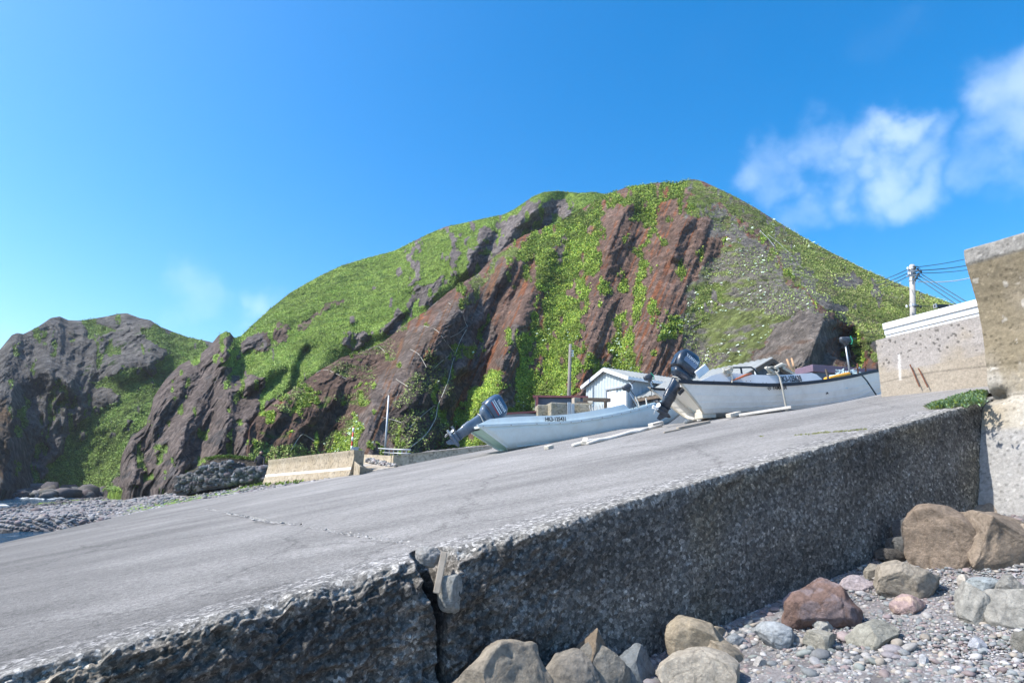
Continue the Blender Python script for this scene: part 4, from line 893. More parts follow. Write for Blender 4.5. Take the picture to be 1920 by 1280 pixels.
# ------------------------------------------------------------------ stone baskets (gabions)
def gabion(x0, x1, yb0, yb1, yt0, yt1, D0, D1, label, nst=230, depth=1.2):
    A = at_depth(x0, yb0, D0); B = at_depth(x1, yb1, D1); hA = zat(x0, yt0, A)-A[2]; hB = zat(x1, yt1, B)-B[2]
    root = rooted("gabion_basket", (A+B)/2, label, "gabion", "stone filled wire baskets on the far beach")
    d = B-A; d[2] = 0; nrm = np.array([-d[1], d[0], 0]); nrm /= np.linalg.norm(nrm)
    P = []; 
    for k in range(nst):
        t = rng.random(); f = rng.random(); w_ = rng.random()*depth
        if k % 3: w_ = rng.random()*.2
        elif k % 2: f = .92+.08*rng.random()
        h = hA+(hB-hA)*t; P.append(A+(B-A)*t+nrm*(w_)+np.array([0, 0, h*f*(1-.15*(w_/depth))]))
    P = np.array(P); n = len(P)
    o = stones("stones", P, np.clip(rng.lognormal(math.log(.14), .3, n), .08, .26), pal(n)*np.array([.62, .66, .72])*.8, M_['rubble'], 1, .8, .5, smooth=False); keep_parent(o, root); o['kind'] = 'stuff'
    b = MB(); core = [A, B, B+nrm*depth, A+nrm*depth]; ins = [A+nrm*.12, B+nrm*.12, B+nrm*depth, A+nrm*depth]
    b.add([q-np.array([0, 0, .2]) for q in ins]+[ins[0]+np.array([0, 0, hA*.9]), ins[1]+np.array([0, 0, hB*.9]), ins[2]+np.array([0, 0, hB*.8]), ins[3]+np.array([0, 0, hA*.8])], [(4, 5, 6, 7), (0, 1, 5, 4), (1, 2, 6, 5), (3, 0, 4, 7), (2, 3, 7, 6)])
    o = b.build("fill", M_['darkwood2']); keep_parent(o, root)
    b = MB()
    for t in np.linspace(0, 1, 9):
        h = hA+(hB-hA)*t; q = A+(B-A)*t-nrm*.14; b.tube([q, q+np.array([0, 0, h+.03]), q+nrm*depth+np.array([0, 0, h*.9])], .006, 4)
    for f in np.linspace(.05, 1.02, 5): b.tube([A-nrm*.14+np.array([0, 0, hA*f]), B-nrm*.14+np.array([0, 0, hB*f])], .006, 4)
    keep_parent(b.build("wire_mesh", M_['cable']), root)
M_['darkwood2'] = mat_simple("dark_gravel_fill", (.06, .06, .062), .95, .3, 4, .4, 12)
gabion(328, 372, 922, 916, 893, 884, 36.5, 36, "leftmost and lowest stone basket, its corner slumped on the beach", 170)
gabion(366, 433, 914, 905, 876, 862, 35.6, 35.2, "tallest middle stone basket, filled with blue-grey rock", 320)
gabion(436, 497, 904, 900, 877, 875, 35.2, 34.9, "right stone basket lying against the end of the beige seawall", 260)
def berm():
    # earth bank behind the baskets with weeds on top
    xs = np.linspace(352, 506, 60); top = np.interp(xs, [352, 370, 395, 405, 430, 470, 506], [884, 877, 862, 858, 857, 862, 868]); bot = np.full(60, 906.)
    T = np.linspace(0, 1, 22)[:, None]; Y = bot+(top-bot)*T; X = np.repeat(xs[None], 22, 0); D = 37.2+1.2*T**2+X*0; r = rays(X, Y); P = r*(D/r[..., 1])[..., None]
    P = P+.12*fbm(P*1.2, 4, 131)[..., None]*np.array([1, 1, .6]); bk = P[-1:]+np.array([0, 3.0, -.1]); bk2 = P[-1:]+np.array([0, 6.0, -2.5]); PP = np.concatenate([P, bk, bk2])
    c = np.full((24, 60, 3), .0)+np.array([.10, .085, .07])*(1+.5*fbm(PP*1.4, 4, 132)[..., None]); c[21:] = [.10, .13, .04]
    tag(np_mesh("earth_bank", PP.reshape(-1, 3), grid_faces(24, 60), M_['hill'], None, c.reshape(-1, 3), True), "dark earth bank topped with weeds behind the stone baskets", None, None, 'structure')
berm()
def tufts(name, pts, size, cols, label, cat, n=6, tall=1.0, seed=3):
    r = np.random.default_rng(seed); pts = np.array(pts); m = len(pts); V = []; C = []
    for k in range(n):
        a = r.uniform(0, 2*math.pi, m); ln = size*r.uniform(.5, 1.3, m); dx = np.stack([np.cos(a), np.sin(a), np.zeros(m)], -1); side = np.stack([-np.sin(a), np.cos(a), np.zeros(m)], -1)
        lean = r.uniform(.2, 1.0, m)[:, None]; b0 = pts+dx*(size*.25*r.random(m))[:, None]; tip = b0+dx*(ln[:, None]*lean*.8)+np.array([0, 0, 1])*(ln*tall)[:, None]*(1.1-.5*lean); w_ = (size*.16)
        md = (b0+tip)/2+np.array([0, 0, .12])*ln[:, None]
        V.append(np.stack([b0, md+side*w_, tip, md-side*w_], 1)); C.append(np.array(cols)[r.integers(0, len(cols), m)]*r.uniform(.7, 1.3, m)[:, None])
    V = np.concatenate(V).reshape(-1, 3); C = np.concatenate(C); F_ = np.arange(len(V)).reshape(-1, 4)
    return tag(np_mesh(name, V, F_, M_['leaf'], None, None, False, C), label, cat, None, 'stuff')
pt = []
for k in range(380):
    x = rng.uniform(385, 504); y = np.interp(x, [395, 405, 430, 470, 506], [861, 857, 856, 861, 867])+rng.uniform(-1, 2); pt.append(at_depth(x, y, 38.2+rng.random()))
def on_ground(x, y, d0=22, d1=80):
    r = ray(x, y)/ray(x, y)[1]
    d = np.arange(d0, d1, .12); q = r*d[:, None]; m = q[:, 2] < ground_z(q[:, 0], q[:, 1])
    return q[np.argmax(m)] if m.any() else q[-1]
for k in range(260):
    x = rng.uniform(395, 570); y = 913-(x-400)*.06+rng.normal(0, 2.6); pt.append(on_ground(x, y, 26, 45))
for k in range(260):
    x = rng.uniform(255, 330); pt.append(on_ground(x, 921-(x-265)*.05+rng.normal(0, 2), 30, 70))
tufts("weeds", pt, .16, [[.14, .22, .03], [.2, .26, .04], [.1, .17, .03]], "bright green weeds around the stone baskets", "weeds")
# succulents at the foot of the near seawall
pt = []
for k in range(1500):
    t = rng.random()**.8; x = 1742+t*103; y = 764-22*t+rng.normal(0, 1.2+4.5*t)+2; p = on_slip(x, min(max(y, 738), 768)); pt.append(p)
tufts("ground_cover", pt, .105, [[.2, .3, .14], [.12, .21, .09], [.24, .34, .22], [.2, .26, .05]], "patch of fleshy pale green ground cover at the corner of the tall seawall", "ground cover", 7, .8)
pt = [on_slip(rng.uniform(1480, 1625), 0) for k in range(0)]
for k in range(260):
    x = rng.uniform(1490, 1625); pt.append(on_slip(x, 816-(x-1490)*.085+rng.normal(0, .8)))
for k in range(20): pt.append(on_slip(1427+rng.normal(0, 2), 818+rng.normal(0, .5)))
tufts("crack_weeds", pt, .03, [[.2, .24, .05], [.26, .26, .08]], "thin line of moss and weeds in the slipway crack", "weeds", 3, .5)

# ------------------------------------------------------------------ boulders
def boulder(x0, y0, x1, y1, c, label, shape='', dv=0, sub=5, flat=1.0, seed=0, depthk=.8, rough=.05, top=None, group="boulders on the near beach", c2=None, D=None, name="boulder", lump=.2):
    xc = (x0+x1)/2; 
    if D is None:
        P = on_beach(xc, y1); P[2] += 0
    else: P = at_depth(xc, y1, D)
    if D is None and uv(P)[1] > V0-.45:
        rr = ray(xc, y0); hv = math.hypot(rr[0], rr[1]); q0 = rr/(rr@VD)*(V0-.2-.42*(x1-x0)/1150*5.5); g = -2.72+.225*(q0@UD); P = np.array([q0[0], q0[1], g])
        top_z = q0[2]; k_ = P@FW; hp_ = (top_z-g)*FPX/k_; y1 = y0+hp_; depthk = min(depthk, .7); xw = (x1-x0)*.09; x0 -= xw; x1 += xw
    dist = P[1]*1.0; dn = P@FW; wpx = (x1-x0)*dn/FPX/2; hpx = (y1-y0)*dn/FPX
    bv, bf = ICO[sub]; v = bv.copy()
    q = v*1.3+seed*7.3
    # facets: clip by random planes for angular stones
    r = np.random.default_rng(seed+50); v = v*(1+.0)
    for k in range(14 if 'r' not in shape else 6):
        n_ = r.normal(0, 1, 3); n_ /= np.linalg.norm(n_); lim = r.uniform(.55, .84); d = v@n_; m = d > lim; v[m] -= np.outer((d[m]-lim)*.95, n_)
    v = v*(1+lump*.75*fbm(q, 3, seed)[:, None]+min(rough, .09)*fbm(q*2.4, 5, seed+1)[:, None]+.006*fbm(q*14, 3, seed+2)[:, None])
    crack = np.exp(-(fbm(q*.9+3, 2, seed+5)/.02)**2); v = v*(1-.02*crack[:, None])
    if top is not None:   # outline peak position: shear towards it
        v[:, 0] += top*np.clip(v[:, 2], 0, 1)
        w_ = 1-.22*np.clip(v[:, 2], 0, 1); v[:, 0] = (v[:, 0]-top*np.clip(v[:, 2], 0, 1))*w_+top*np.clip(v[:, 2], 0, 1)
    e = (v.max(0)-v.min(0)); cc = (v.max(0)+v.min(0))/2; v = (v-cc)/e*2
    hz = hpx
    c = tuple(np.array(c)*.68+np.mean(c)*.27)
    v[:, 2] = np.sign(v[:, 2])*np.abs(v[:, 2])**.85; v = v*np.array([wpx*1.06, wpx*depthk, hz*.66])
    n1 = fbm(bv*2.2+seed, 4, seed+7)[:, None]; C = np.array(c)*(1+.22*n1)
    if c2 is not None: k = sstep(.0, .3, fbm(bv*2.6+seed*3, 4, seed+9))[:, None]; C = C*(1-k)+np.array(c2)*k
    C = C*(1-.35*crack[:, None])
    o = np_mesh(name, v, bf, M_['boulder'], None, C, True)
    base = P+np.array([P[0], P[1], 0])/np.hypot(P[0], P[1])*wpx*depthk*.6
    o.location = (base[0], base[1], P[2]+hz*(.36 if D is None or D > 9 else .5))
    if D is not None and D < 9: o.scale = (1, 1, .8); o.rotation_euler = (0, 0, -math.atan2(P[0], P[1]))
    tag(o, label, "boulder" if (x1-x0) > 60 else "stone", group)
    return o
TAN = (.31, .24, .165); TAN2 = (.36, .30, .22); GRY = (.26, .25, .22)
boulder(1703, 950, 1862, 1064, (.25, .18, .12), "largest brown boulder against the seawall foot, left lobe with a steep left side", seed=1, top=-.3, depthk=.9, rough=.05)
boulder(1800, 962, 1950, 1060, (.255, .19, .128), "wide rounded brown boulder right of the steep one, in the seawall corner", seed=2, top=-.2, depthk=.9, rough=.05)
boulder(1798, 938, 1895, 1030, (.28, .21, .145), "brown boulder topping the pile where slab and seawall meet", seed=3, D=9.8, depthk=.7, rough=.05)
boulder(1880, 985, 1975, 1052, (.3, .23, .16), "tan boulder at the right edge beside the wide brown one", seed=4, rough=.05)
boulder(1676, 968, 1722, 1020, (.10, .10, .10), "stone with its shade put into a dark grey colour, touching the steep brown boulder", seed=5)  # shade on this and the next two stones put into their dark colours
boulder(1662, 1004, 1718, 1058, (.12, .12, .115), "rounded stone with its shade painted in as dark grey, below the steep brown boulder", seed=6, shape='r')
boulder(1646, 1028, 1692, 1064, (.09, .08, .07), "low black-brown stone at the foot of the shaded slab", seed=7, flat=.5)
boulder(1650, 1058, 1760, 1122, (.30, .255, .19), "tan half-buried boulder with a dished top, mid right", seed=8, top=-.1, rough=.05)
boulder(1470, 1092, 1600, 1182, (.19, .11, .085), "rusty red-purple pyramid boulder", seed=9, top=-.12, rough=.16, c2=(.19, .15, .15))
boulder(1470, 1110, 1500, 1142, (.5, .36, .36), "small pink and white stone leaning on the rusty boulder", seed=10)
boulder(1577, 1081, 1644, 1106, (.38, .31, .32), "long pale mauve stone between the rusty and the dished boulder", seed=11)
boulder(1626, 1060, 1670, 1088, (.25, .22, .17), "small olive stone left of the dished boulder", seed=12)
boulder(1250, 1167, 1362, 1246, (.33, .265, .17), "pointed tan boulder like a horn near the slab", seed=13, top=-.35, rough=.04, shape='r')
boulder(1290, 1196, 1396, 1248, (.33, .265, .175), "low tan toe stone joined to the pointed boulder", seed=14, top=-.5, rough=.04, shape='r')
boulder(1313, 1175, 1358, 1206, (.32, .26, .17), "small brown stone peeping out behind the pointed boulder", seed=15, shape='r')
boulder(1230, 1228, 1380, 1300, (.38, .33, .25), "pale tan boulder cut by the bottom edge, right of centre", seed=16, top=.05, rough=.04)
boulder(842, 1212, 1068, 1318, (.27, .225, .16), "biggest foreground boulder, brown with a cracked top, bottom centre", seed=17, top=.15, rough=.13, sub=5)
boulder(1026, 1224, 1122, 1304, (.25, .22, .175), "left hump of the grey-brown twin boulder in the foreground", seed=18, shape='r', rough=.04)
boulder(1078, 1206, 1174, 1296, (.24, .215, .17), "right hump of the grey-brown twin boulder in the foreground", seed=19, shape='r', rough=.04)
boulder(1070, 1184, 1146, 1236, (.22, .16, .1), "dark brown sharp stone behind the twin boulder", seed=20, top=.15)
boulder(1152, 1218, 1232, 1290, (.17, .19, .20), "blue-grey boulder right of the twin boulder", seed=21, shape='r')
boulder(1800, 1098, 1872, 1168, (.28, .27, .235), "flat grey stone, left one of the pair at the right edge", seed=22, rough=.04)
boulder(1850, 1106, 1960, 1172, (.29, .275, .235), "large grey-beige boulder at the right edge of the shingle", seed=23, rough=.04)
boulder(1820, 1084, 1882, 1110, (.26, .30, .31), "smooth blue-green oval stone above the grey pair", seed=24, shape='r')
boulder(1872, 1080, 1925, 1116, (.24, .23, .2), "small mottled stone at the right edge behind the grey pair", seed=25)
boulder(1598, 1170, 1690, 1214, (.28, .27, .215), "grey-green wedge stone lying on open shingle", seed=26, rough=.04, top=.3)
boulder(1510, 1186, 1574, 1222, (.30, .28, .22), "olive-tan flat stone left of the wedge stone", seed=27)
boulder(1422, 1172, 1500, 1216, (.30, .33, .35), "pale blue flat slab stone below the rusty boulder", seed=28, flat=.5)
boulder(1672, 1118, 1738, 1152, (.36, .24, .22), "pink-red angular stone amid the pebbles", seed=29, c2=(.42, .32, .26))
boulder(1820, 1198, 1850, 1220, (.36, .38, .43), "small oval lavender-grey stone on the lower right shingle", seed=30, shape='r')
boulder(1364, 1190, 1402, 1210, (.22, .25, .28), "small round slate-blue stone beside the pointed boulder", seed=31, shape='r')
boulder(1902, 1186, 1945, 1222, (.18, .17, .14), "dark olive stone cut by the right edge", seed=32)
boulder(1798, 1078, 1826, 1100, (.45, .4, .33), "cream block-like stone above the grey pair", seed=33)
boulder(1526, 1160, 1562, 1182, (.42, .41, .36), "whitish stone at the right foot of the rusty boulder", seed=34)
boulder(1723, 1228, 1742, 1248, (.45, .46, .48), "small upright white-grey stone in the lower shingle", seed=35)
boulder(1410, 1232, 1440, 1250, (.38, .36, .34), "small pale stone low in the fine gravel", seed=36)
# stone and board wedged in the joint
boulder(818, 1082, 864, 1150, (.33, .32, .28), "pale rough stone wedged in the open joint of the slab", seed=40, shape='r', D=5.9, depthk=.75, rough=.12, group="stones wedged in the joint", name="wedged_stone")
boulder(778, 1028, 826, 1064, (.30, .29, .27), "broken concrete lump perched at the head of the joint", seed=41, D=5.95, depthk=.7, rough=.12, group="stones wedged in the joint", name="concrete_lump")
b = MB(); J = at_depth(833, 1034, 5.95); J2 = at_depth(818, 1112, 5.85)
b.beam(J2, J, .06, .02, (0, 1, 0)); o = b.build("board", M_['darkboard'] if 'darkboard' in M_ else M_['wood'], bevel=.006); tag(o, "grey weathered board standing in the open joint of the slab", "board")
# stones at left edge of the slipway and beyond
boulder(-14, 994, 26, 1018, (.07, .065, .06), "dark wet rock standing in the tide pool at the left edge", seed=50, D=27.5, group="rocks by the tide pool")
boulder(-25, 1008, 22, 1024, (.09, .085, .08), "lower black rock at the left edge under the tide pool rock", seed=51, D=26.5, group="rocks by the tide pool")
boulder(156, 973, 192, 990, (.27, .21, .14), "flat tan slab stone at the far edge of the slipway", seed=52, D=30.3, group="rocks by the tide pool", flat=.4)
boulder(346, 1062, 354, 1070, (.4, .4, .38), "single small stone lying on the open slipway", seed=53, D=9.9, group=None)

# ------------------------------------------------------------------ boats
def frame(P, az, pitch, roll=0):
    a, p = R_(az), R_(pitch)
    X = Vector((math.sin(a)*math.cos(p), math.cos(a)*math.cos(p), math.sin(p))); Y = Vector((-math.cos(a), math.sin(a), 0)).normalized(); 
    # Y is the port side (left of the bow)
    Y = Vector((0, 0, 1)).cross(X).normalized(); Z = X.cross(Y)
    M = Matrix((X, Y, Z)).transposed().to_4x4() @ Matrix.Rotation(R_(roll), 4, 'X'); M.translation = Vector(P); return M
def boat_geom(L, B, zst, zmid, zbow, rake, cz=.16, cw=.76, laps=(), bowr=.55, kbow=.75):
    def b(s): return max(.015, B*(.93+.07*math.sin(math.pi*min(1, s/.8)))*(1-max(0., (s-.42)/.58)**2.3)**.85)
    def zs(s):
        if s < .28: return zmid+(zst-zmid)*((.28-s)/.28)**1.7
        return zmid+(zbow-zmid)*((s-.28)/.72)**1.9
    def zk(s): return kbow*max(0, (s-.62)/.38)**2.3
    def c(s): return b(s)*(cw-.3*max(0, (s-.5)/.5)**1.5)
    def zc(s): return zk(s)+cz*(1+1.2*max(0, (s-.5)/.5))
    def x(s, z): 
        k = 1-sstep(0, .14, np.array(s)); f = sstep(.8, 1, np.array(s))
        return float(s*L-rake*max(0, z)/zst*k+f*bowr*(z-zk(s)))
    def side(s, t, off=0.):
        z = zc(s)+(zs(s)-zc(s))*t; y = c(s)+(b(s)-c(s))*t**.75+off; return (x(s, z), y, z)
    return b, zs, zk, c, zc, x, side
def boat(name, label, M, g, L, laps, m_hull, m_in, rail, rail_h, rail_o, board, m_board, tin, m_trans, posts, bolts=()):
    b, zs, zk, c, zc, x, side = g
    root = empty(name, (0, 0, 0), label, "boat", "small fishing boats on the slipway", mat=M)
    S = np.concatenate([np.linspace(0, .2, 9), np.linspace(.23, .8, 20), np.linspace(.82, 1, 14)])
    rings = []
    for s in S:
        ts = [(0, 0)]
        for l in laps: ts += [(l-.012, .011), (l+.0, 0)]
        ts += [(t, 0) for t in (.25, .5, .75)] if not laps else []
        ts.append((1, 0)); ts = sorted(ts)
        right = [(s*L if s < .8 else x(s, zk(s)), 0, zk(s)-.02)]
        f = 1-max(0, (s-.85)/.15)
        half = [(x(s, zk(s)), -c(s)*.5, zk(s)+(zc(s)-zk(s))*.45)]+[side(s, t, o*f) for t, o in ts]
        half = [half[0]]+[(p[0], -p[1], p[2]) for p in half[1:]]
        rings.append([(p[0], -p[1], p[2]) for p in half[::-1]]+[(x(s, zk(s)), 0, zk(s))]+half)
    n = len(rings[0]); mb = MB(); vs = [p for r in rings for p in r]
    fs = [(i*n+k, (i+1)*n+k, (i+1)*n+k+1, i*n+k+1) for i in range(len(rings)-1) for k in range(n-1)]
    mb.add(vs, fs); hull = mb.build("hull", m_hull, root, smooth=not laps)
    md = hull.modifiers.new("solid", 'SOLIDIFY'); md.thickness = .03; md.offset = 0
    for l in (laps if laps else (.70,)):
        for sg in (-1, 1):
            A_ = []; B2 = []
            for s in np.linspace(.004, .97, 60):
                jt = .006*math.sin(s*61)+.004*math.sin(s*143); p = side(s, l-.022+jt, .0135); q_ = side(s, l-.004, .0145)
                A_.append((p[0], sg*p[1], p[2])); B2.append((q_[0], sg*q_[1], q_[2]))
            mb = MB(); mb.strip(A_, B2); mb.build("strake_line", M_['strake'], root)
    # lining and floor
    rings = []
    for s in S[(S > .03) & (S < .985)]:
        fz = zk(s)+.2; w_ = max(.01, c(s)*.85-.03)
        rings.append([(x(s, zs(s)-.02), b(s)-.06, zs(s)-.03), (x(s, zs(s)*.6), (b(s)+c(s))/2-.07, (zs(s)+zc(s))/2), (x(s, fz), w_, fz), (x(s, fz), -w_, fz), (x(s, zs(s)*.6), -((b(s)+c(s))/2-.07), (zs(s)+zc(s))/2), (x(s, zs(s)-.02), -(b(s)-.06), zs(s)-.03)])
    mb = MB(); n = 6; mb.add([p for r in rings for p in r], [(i*n+k, i*n+k+1, (i+1)*n+k+1, (i+1)*n+k) for i in range(len(rings)-1) for k in range(5)]); mb.build("inner_lining", m_in, root)
    # gunwale cap + rail
    for sg, nm in ((-1, 'r'), (1, 'l')):
        mb = MB(); R = []
        for s in S:
            bb = b(s); z = zs(s); X = x(s, z); R.append([(X, sg*(bb-.07 if bb > .1 else .0), z-.015), (X, sg*(bb-.07 if bb > .1 else .0), z+.025), (X, sg*(bb+rail_o), z+.025), (X, sg*(bb+rail_o), z+.022-rail_h), (X, sg*(bb+.004), z+.02-rail_h)])
        mb.loft(R); mb.build("rub_rail", rail, root)
    # splash boards
    s0, s1, h0, h1 = board
    for sg in (-1, 1):
        mb = MB(); R = []
        for s in np.linspace(s0, s1, 22):
            e = min(1, (s-s0)/.035, (s1-s)/.03); e = max(.02, e); hh = (h0+(h1-h0)*(s-s0)/(s1-s0)); z = zs(s)+.02; X = x(s, z); dx = .0
            h_ = hh*e; tin_ = .05*e
            R.append([(X, sg*(b(s)-.02), z), (X, sg*(b(s)-.02-tin_), z+h_), (X, sg*(b(s)-.055-tin_), z+h_), (X, sg*(b(s)-.055), z)])
        mb.loft(R); mb.build("splash_board", m_board, root)
    # transom set in from the ends of the sides
    mb = MB(); A = []; Bq = []
    for z in np.linspace(.03, zs(0)-.06, 9):
        f = min(1, max(0, (z-zc(0))/(zs(0)-zc(0)))); y = c(0)+(b(0)-c(0))*f**.75 if z > zc(0) else c(0)*max(.3, z/zc(0)); X = x(0, z)+tin; A.append((X, -y, z)); Bq.append((X, y, z))
    mb.strip(A, Bq); tr = mb.build("transom", m_trans, root, solid=.05)
    mb = MB(); X = x(0, zs(0))+tin; mb.box((X+.12, 0, zs(0)-.06), (.3, 2*b(0)-.12, .09)); mb.build("transom_cap", m_board, root, bevel=.015)
    # edge posts: thick rims on the raked ends of the sides
    for sg in (-1, 1):
        mb = MB(); R = []
        for z in np.linspace(.02, zs(0)+(.05 if posts else .02), 8):
            f = min(1, max(0, (z-zc(0))/(zs(0)-zc(0)))); y = c(0)+(b(0)-c(0))*f**.75 if z > zc(0) else c(0)*max(.5, z/zc(0)); X = x(0, z); w_ = .03 if not posts else .045
            R.append([(X-.03, sg*(y+w_*.6), z), (X+.05, sg*(y+w_*.6), z), (X+.05, sg*(y-w_), z), (X-.03, sg*(y-w_), z)])
        mb.loft(R); mb.build("stern_post", posts or m_hull, root, bevel=.01)
    for s in (.3, .5, .66, .8):
        mb = MB(); z = zk(s)+.2+(zs(s)-zk(s)-.2)*.62; mb.box((x(s, z), 0, z), (.24, 2*(b(s)-.08), .04)); mb.build("thwart", m_in, root, bevel=.008)
    # fore deck
    mb = MB(); A = []; Bq = []
    for s in np.linspace(.88, .985, 8): A.append((x(s, zs(s)), -(b(s)-.02), zs(s)-.02)); Bq.append((x(s, zs(s)), b(s)-.02, zs(s)-.02))
    mb.strip(A, Bq); mb.build("fore_deck", m_in, root, solid=.03)
    for s in bolts:
        mb = MB(); z = zs(s)-rail_h*.45; y = -(b(s)+rail_o+.004); mb.loft([[(x(s, z)+.016*math.cos(k), y, z+.016*math.sin(k)) for k in np.linspace(0, 5.5, 7)], [(x(s, z)+.009*math.cos(k), y-.012, z+.009*math.sin(k)) for k in np.linspace(0, 5.5, 7)]]); mb.build("rail_bolt", M_['rustbolt'], root)
    return root
def on_side(g, s, t, side_=-1, off=.006, board_h=None):
    """matrix for lettering on the starboard side at station s, height fraction t; text runs towards the bow"""
    b, zs, zk, c, zc, x, side = g; e = .01
    if board_h is None:
        f = lambda s, t: Vector(tuple(np.array(side(s, t))*np.array([1, -1, 1])))
    else:
        f = lambda s, t: Vector((x(s, zs(s)+.02), -(b(s)-.02-.05*t), zs(s)+.02+t*board_h))
    p = f(s, t); X = (f(s+e, t)-p).normalized(); Yv = (f(s, t+e)-p).normalized(); Zv = X.cross(Yv).normalized(); Yv = Zv.cross(X)
    M = Matrix((X, Yv, Zv)).transposed().to_4x4(); M.translation = p+Zv*off; return M

def outboard(label, M, mc, ml, scale=1.0, prop_mat=None, text=True, stripe=False, boxy=False):
    root = empty("outboard_motor", (0, 0, 0), label, "outboard motor", "large outboard motors tilted up on the boat sterns", mat=M @ Matrix.Scale(scale, 4))
    def se(cx, cy, z, a, b_, n=28, e=.55, tilt=0):
        out = []
        for k in range(n):
            t = 2*math.pi*k/n; cc, ss = math.cos(t), math.sin(t)
            X = cx+a*math.copysign(abs(cc)**e, cc); Y = cy+b_*math.copysign(abs(ss)**e, ss); out.append((X, Y, z+tilt*(X-cx)))
        return out
    # cowling
    if boxy: prof = [(.34, -.08, .30, .20, -.12), (.40, -.08, .345, .235, -.15), (.52, -.09, .37, .25, -.18), (.70, -.1, .37, .245, -.10), (.86, -.1, .33, .215, .0), (.97, -.09, .25, .165, .02), (1.01, -.09, .16, .10, .02)]
    else: prof = [(.34, -.08, .33, .21, -.03), (.40, -.08, .37, .24, -.04), (.55, -.09, .385, .25, -.05), (.70, -.1, .38, .245, -.06), (.84, -.11, .35, .225, -.09), (.94, -.11, .28, .18, -.1), (.975, -.11, .18, .11, -.1)]
    mb = MB(); mb.loft([se(cx, 0, z, a, b_, tilt=t) for z, cx, a, b_, t in prof]); cw = mb.build("cowling", mc, root, smooth=True, bevel=0)
    # dark seam groove and side panel
    mb = MB(); mb.loft([se(-.08, 0, .365, .352, .228, tilt=-.04), se(-.08, 0, .385, .368, .243, tilt=-.04)]); mb.build("cowl_seam", M_['black'], root)
    mb = MB(); mb.loft([se(-.06, 0, .14, .20, .13), se(-.07, 0, .22, .29, .18), se(-.08, 0, .34, .335, .215, tilt=-.03)]); mb.build("lower_cowling", ml, root, smooth=True)
    mb = MB(); mb.box((-.44, 0, .5), (.08, .2, .2)); mb.build("rear_grip", ml, root, bevel=.02)
    # leg
    def rc(z, cx, a, b_): return se(cx, 0, z, a, b_, n=20, e=.8)
    mb = MB(); mb.loft([rc(.2, -.08, .19, .12), rc(.0, -.12, .16, .10), rc(-.25, -.14, .15, .085), rc(-.3, -.14, .17, .1), rc(-.55, -.14, .165, .095), rc(-.6, -.14, .15, .07), rc(-.8, -.14, .145, .06)]); mb.build("leg", ml, root, smooth=True, bevel=0)
    for z in (-.33, -.39, -.45, -.51): 
        mb = MB(); mb.loft([rc(z, -.14, .178, .106), rc(z-.022, -.14, .178, .106)]); mb.build("rib", ml, root)
    mb = MB(); mb.box((-.2, 0, -.80), (.42, .17, .02)); mb.box((-.42, 0, -.805), (.12, .24, .018)); mb.build("cavitation_plate", ml, root, bevel=.008)
    mb = MB(); mb.loft([rc(-.8, -.14, .15, .05), rc(-.93, -.14, .14, .055)]); R = []
    for xx, r in ((.14, .01), (.10, .04), (.02, .065), (-.12, .072), (-.26, .066), (-.31, .055)): R.append([(xx, r*math.cos(t), -.98+r*math.sin(t)) for t in np.linspace(0, 2*math.pi, 16, endpoint=False)])
    mb.loft(R); mb.build("gearcase", ml, root, smooth=True)
    mb = MB(); mb.loft([[(.02, -.012, -1.03), (-.2, -.012, -1.03), (-.2, .012, -1.03), (.02, .012, -1.03)], [(-.12, -.006, -1.22), (-.22, -.006, -1.22), (-.22, .006, -1.22), (-.12, .006, -1.22)]]); mb.build("skeg", ml, root)
    pr = empty("propeller", (-.37, 0, -.98)); pr.parent = root; 
    mb = MB(); mb.tube([(.06, 0, 0), (-.1, 0, 0)], [.05, .035], 12); mb.build("hub", prop_mat or M_['alu'], pr)
    for k in range(3):
        mb = MB(); rr = []
        a0 = k*2*math.pi/3+.3
        for r_, w_, sk in ((.04, .05, -.3), (.1, .1, -.1), (.15, .11, .1), (.185, .06, .3)):
            ring = []
            for u_ in (-1, -.5, 0, .5, 1):
                an = a0+u_*w_/r_*.5+sk*.3; ring.append((u_*w_*.32, r_*math.cos(an), r_*math.sin(an)))
            rr.append(ring)
        vs = [p for q in rr for p in q]; mb.add(vs, [(i*5+j, i*5+j+1, (i+1)*5+j+1, (i+1)*5+j) for i in range(3) for j in range(4)]); mb.build("blade", prop_mat or M_['alu'], pr, solid=.008, smooth=True)
    # bracket and clamp, steering gear
    mb = MB()
    for sg in (-1, 1): mb.loft([[(.12, sg*.13, .1), (.2, sg*.13, .08), (.2, sg*.16, .08), (.12, sg*.16, .1)], [(-.04, sg*.13, -.32), (.06, sg*.13, -.34), (.06, sg*.16, -.34), (-.04, sg*.16, -.32)]])
    mb.box((.1, 0, -.02), (.14, .3, .1)); mb.tube([(.05, -.2, .05), (.05, .2, .05)], .03, 10); mb.build("clamp_bracket", M_['motor3'], root, bevel=.006)
    mb = MB(); mb.tube([(.18, -.14, .12), (.3, -.17, .16), (.42, -.15, .2), (.5, -.1, .2)], .035, 8); mb.tube([(.2, .1, .18), (.35, .05, .26), (.46, -.03, .22)], .025, 8); mb.box((.24, -.08, .2), (.16, .14, .12)); mb.build("steering_linkage", M_['black'], root, smooth=False, bevel=.006)
    mb = MB(); mb.tube([(-.3, -.02, .08), (-.22, -.15, .07), (.0, -.19, .02), (.2, -.22, -.02), (.45, -.24, -.06)], .014, 8); mb.tube([(-.3, -.02, .08), (-.25, .12, .07), (-.05, .17, .06)], .014, 8); mb.build("rope", M_['rope'], root)
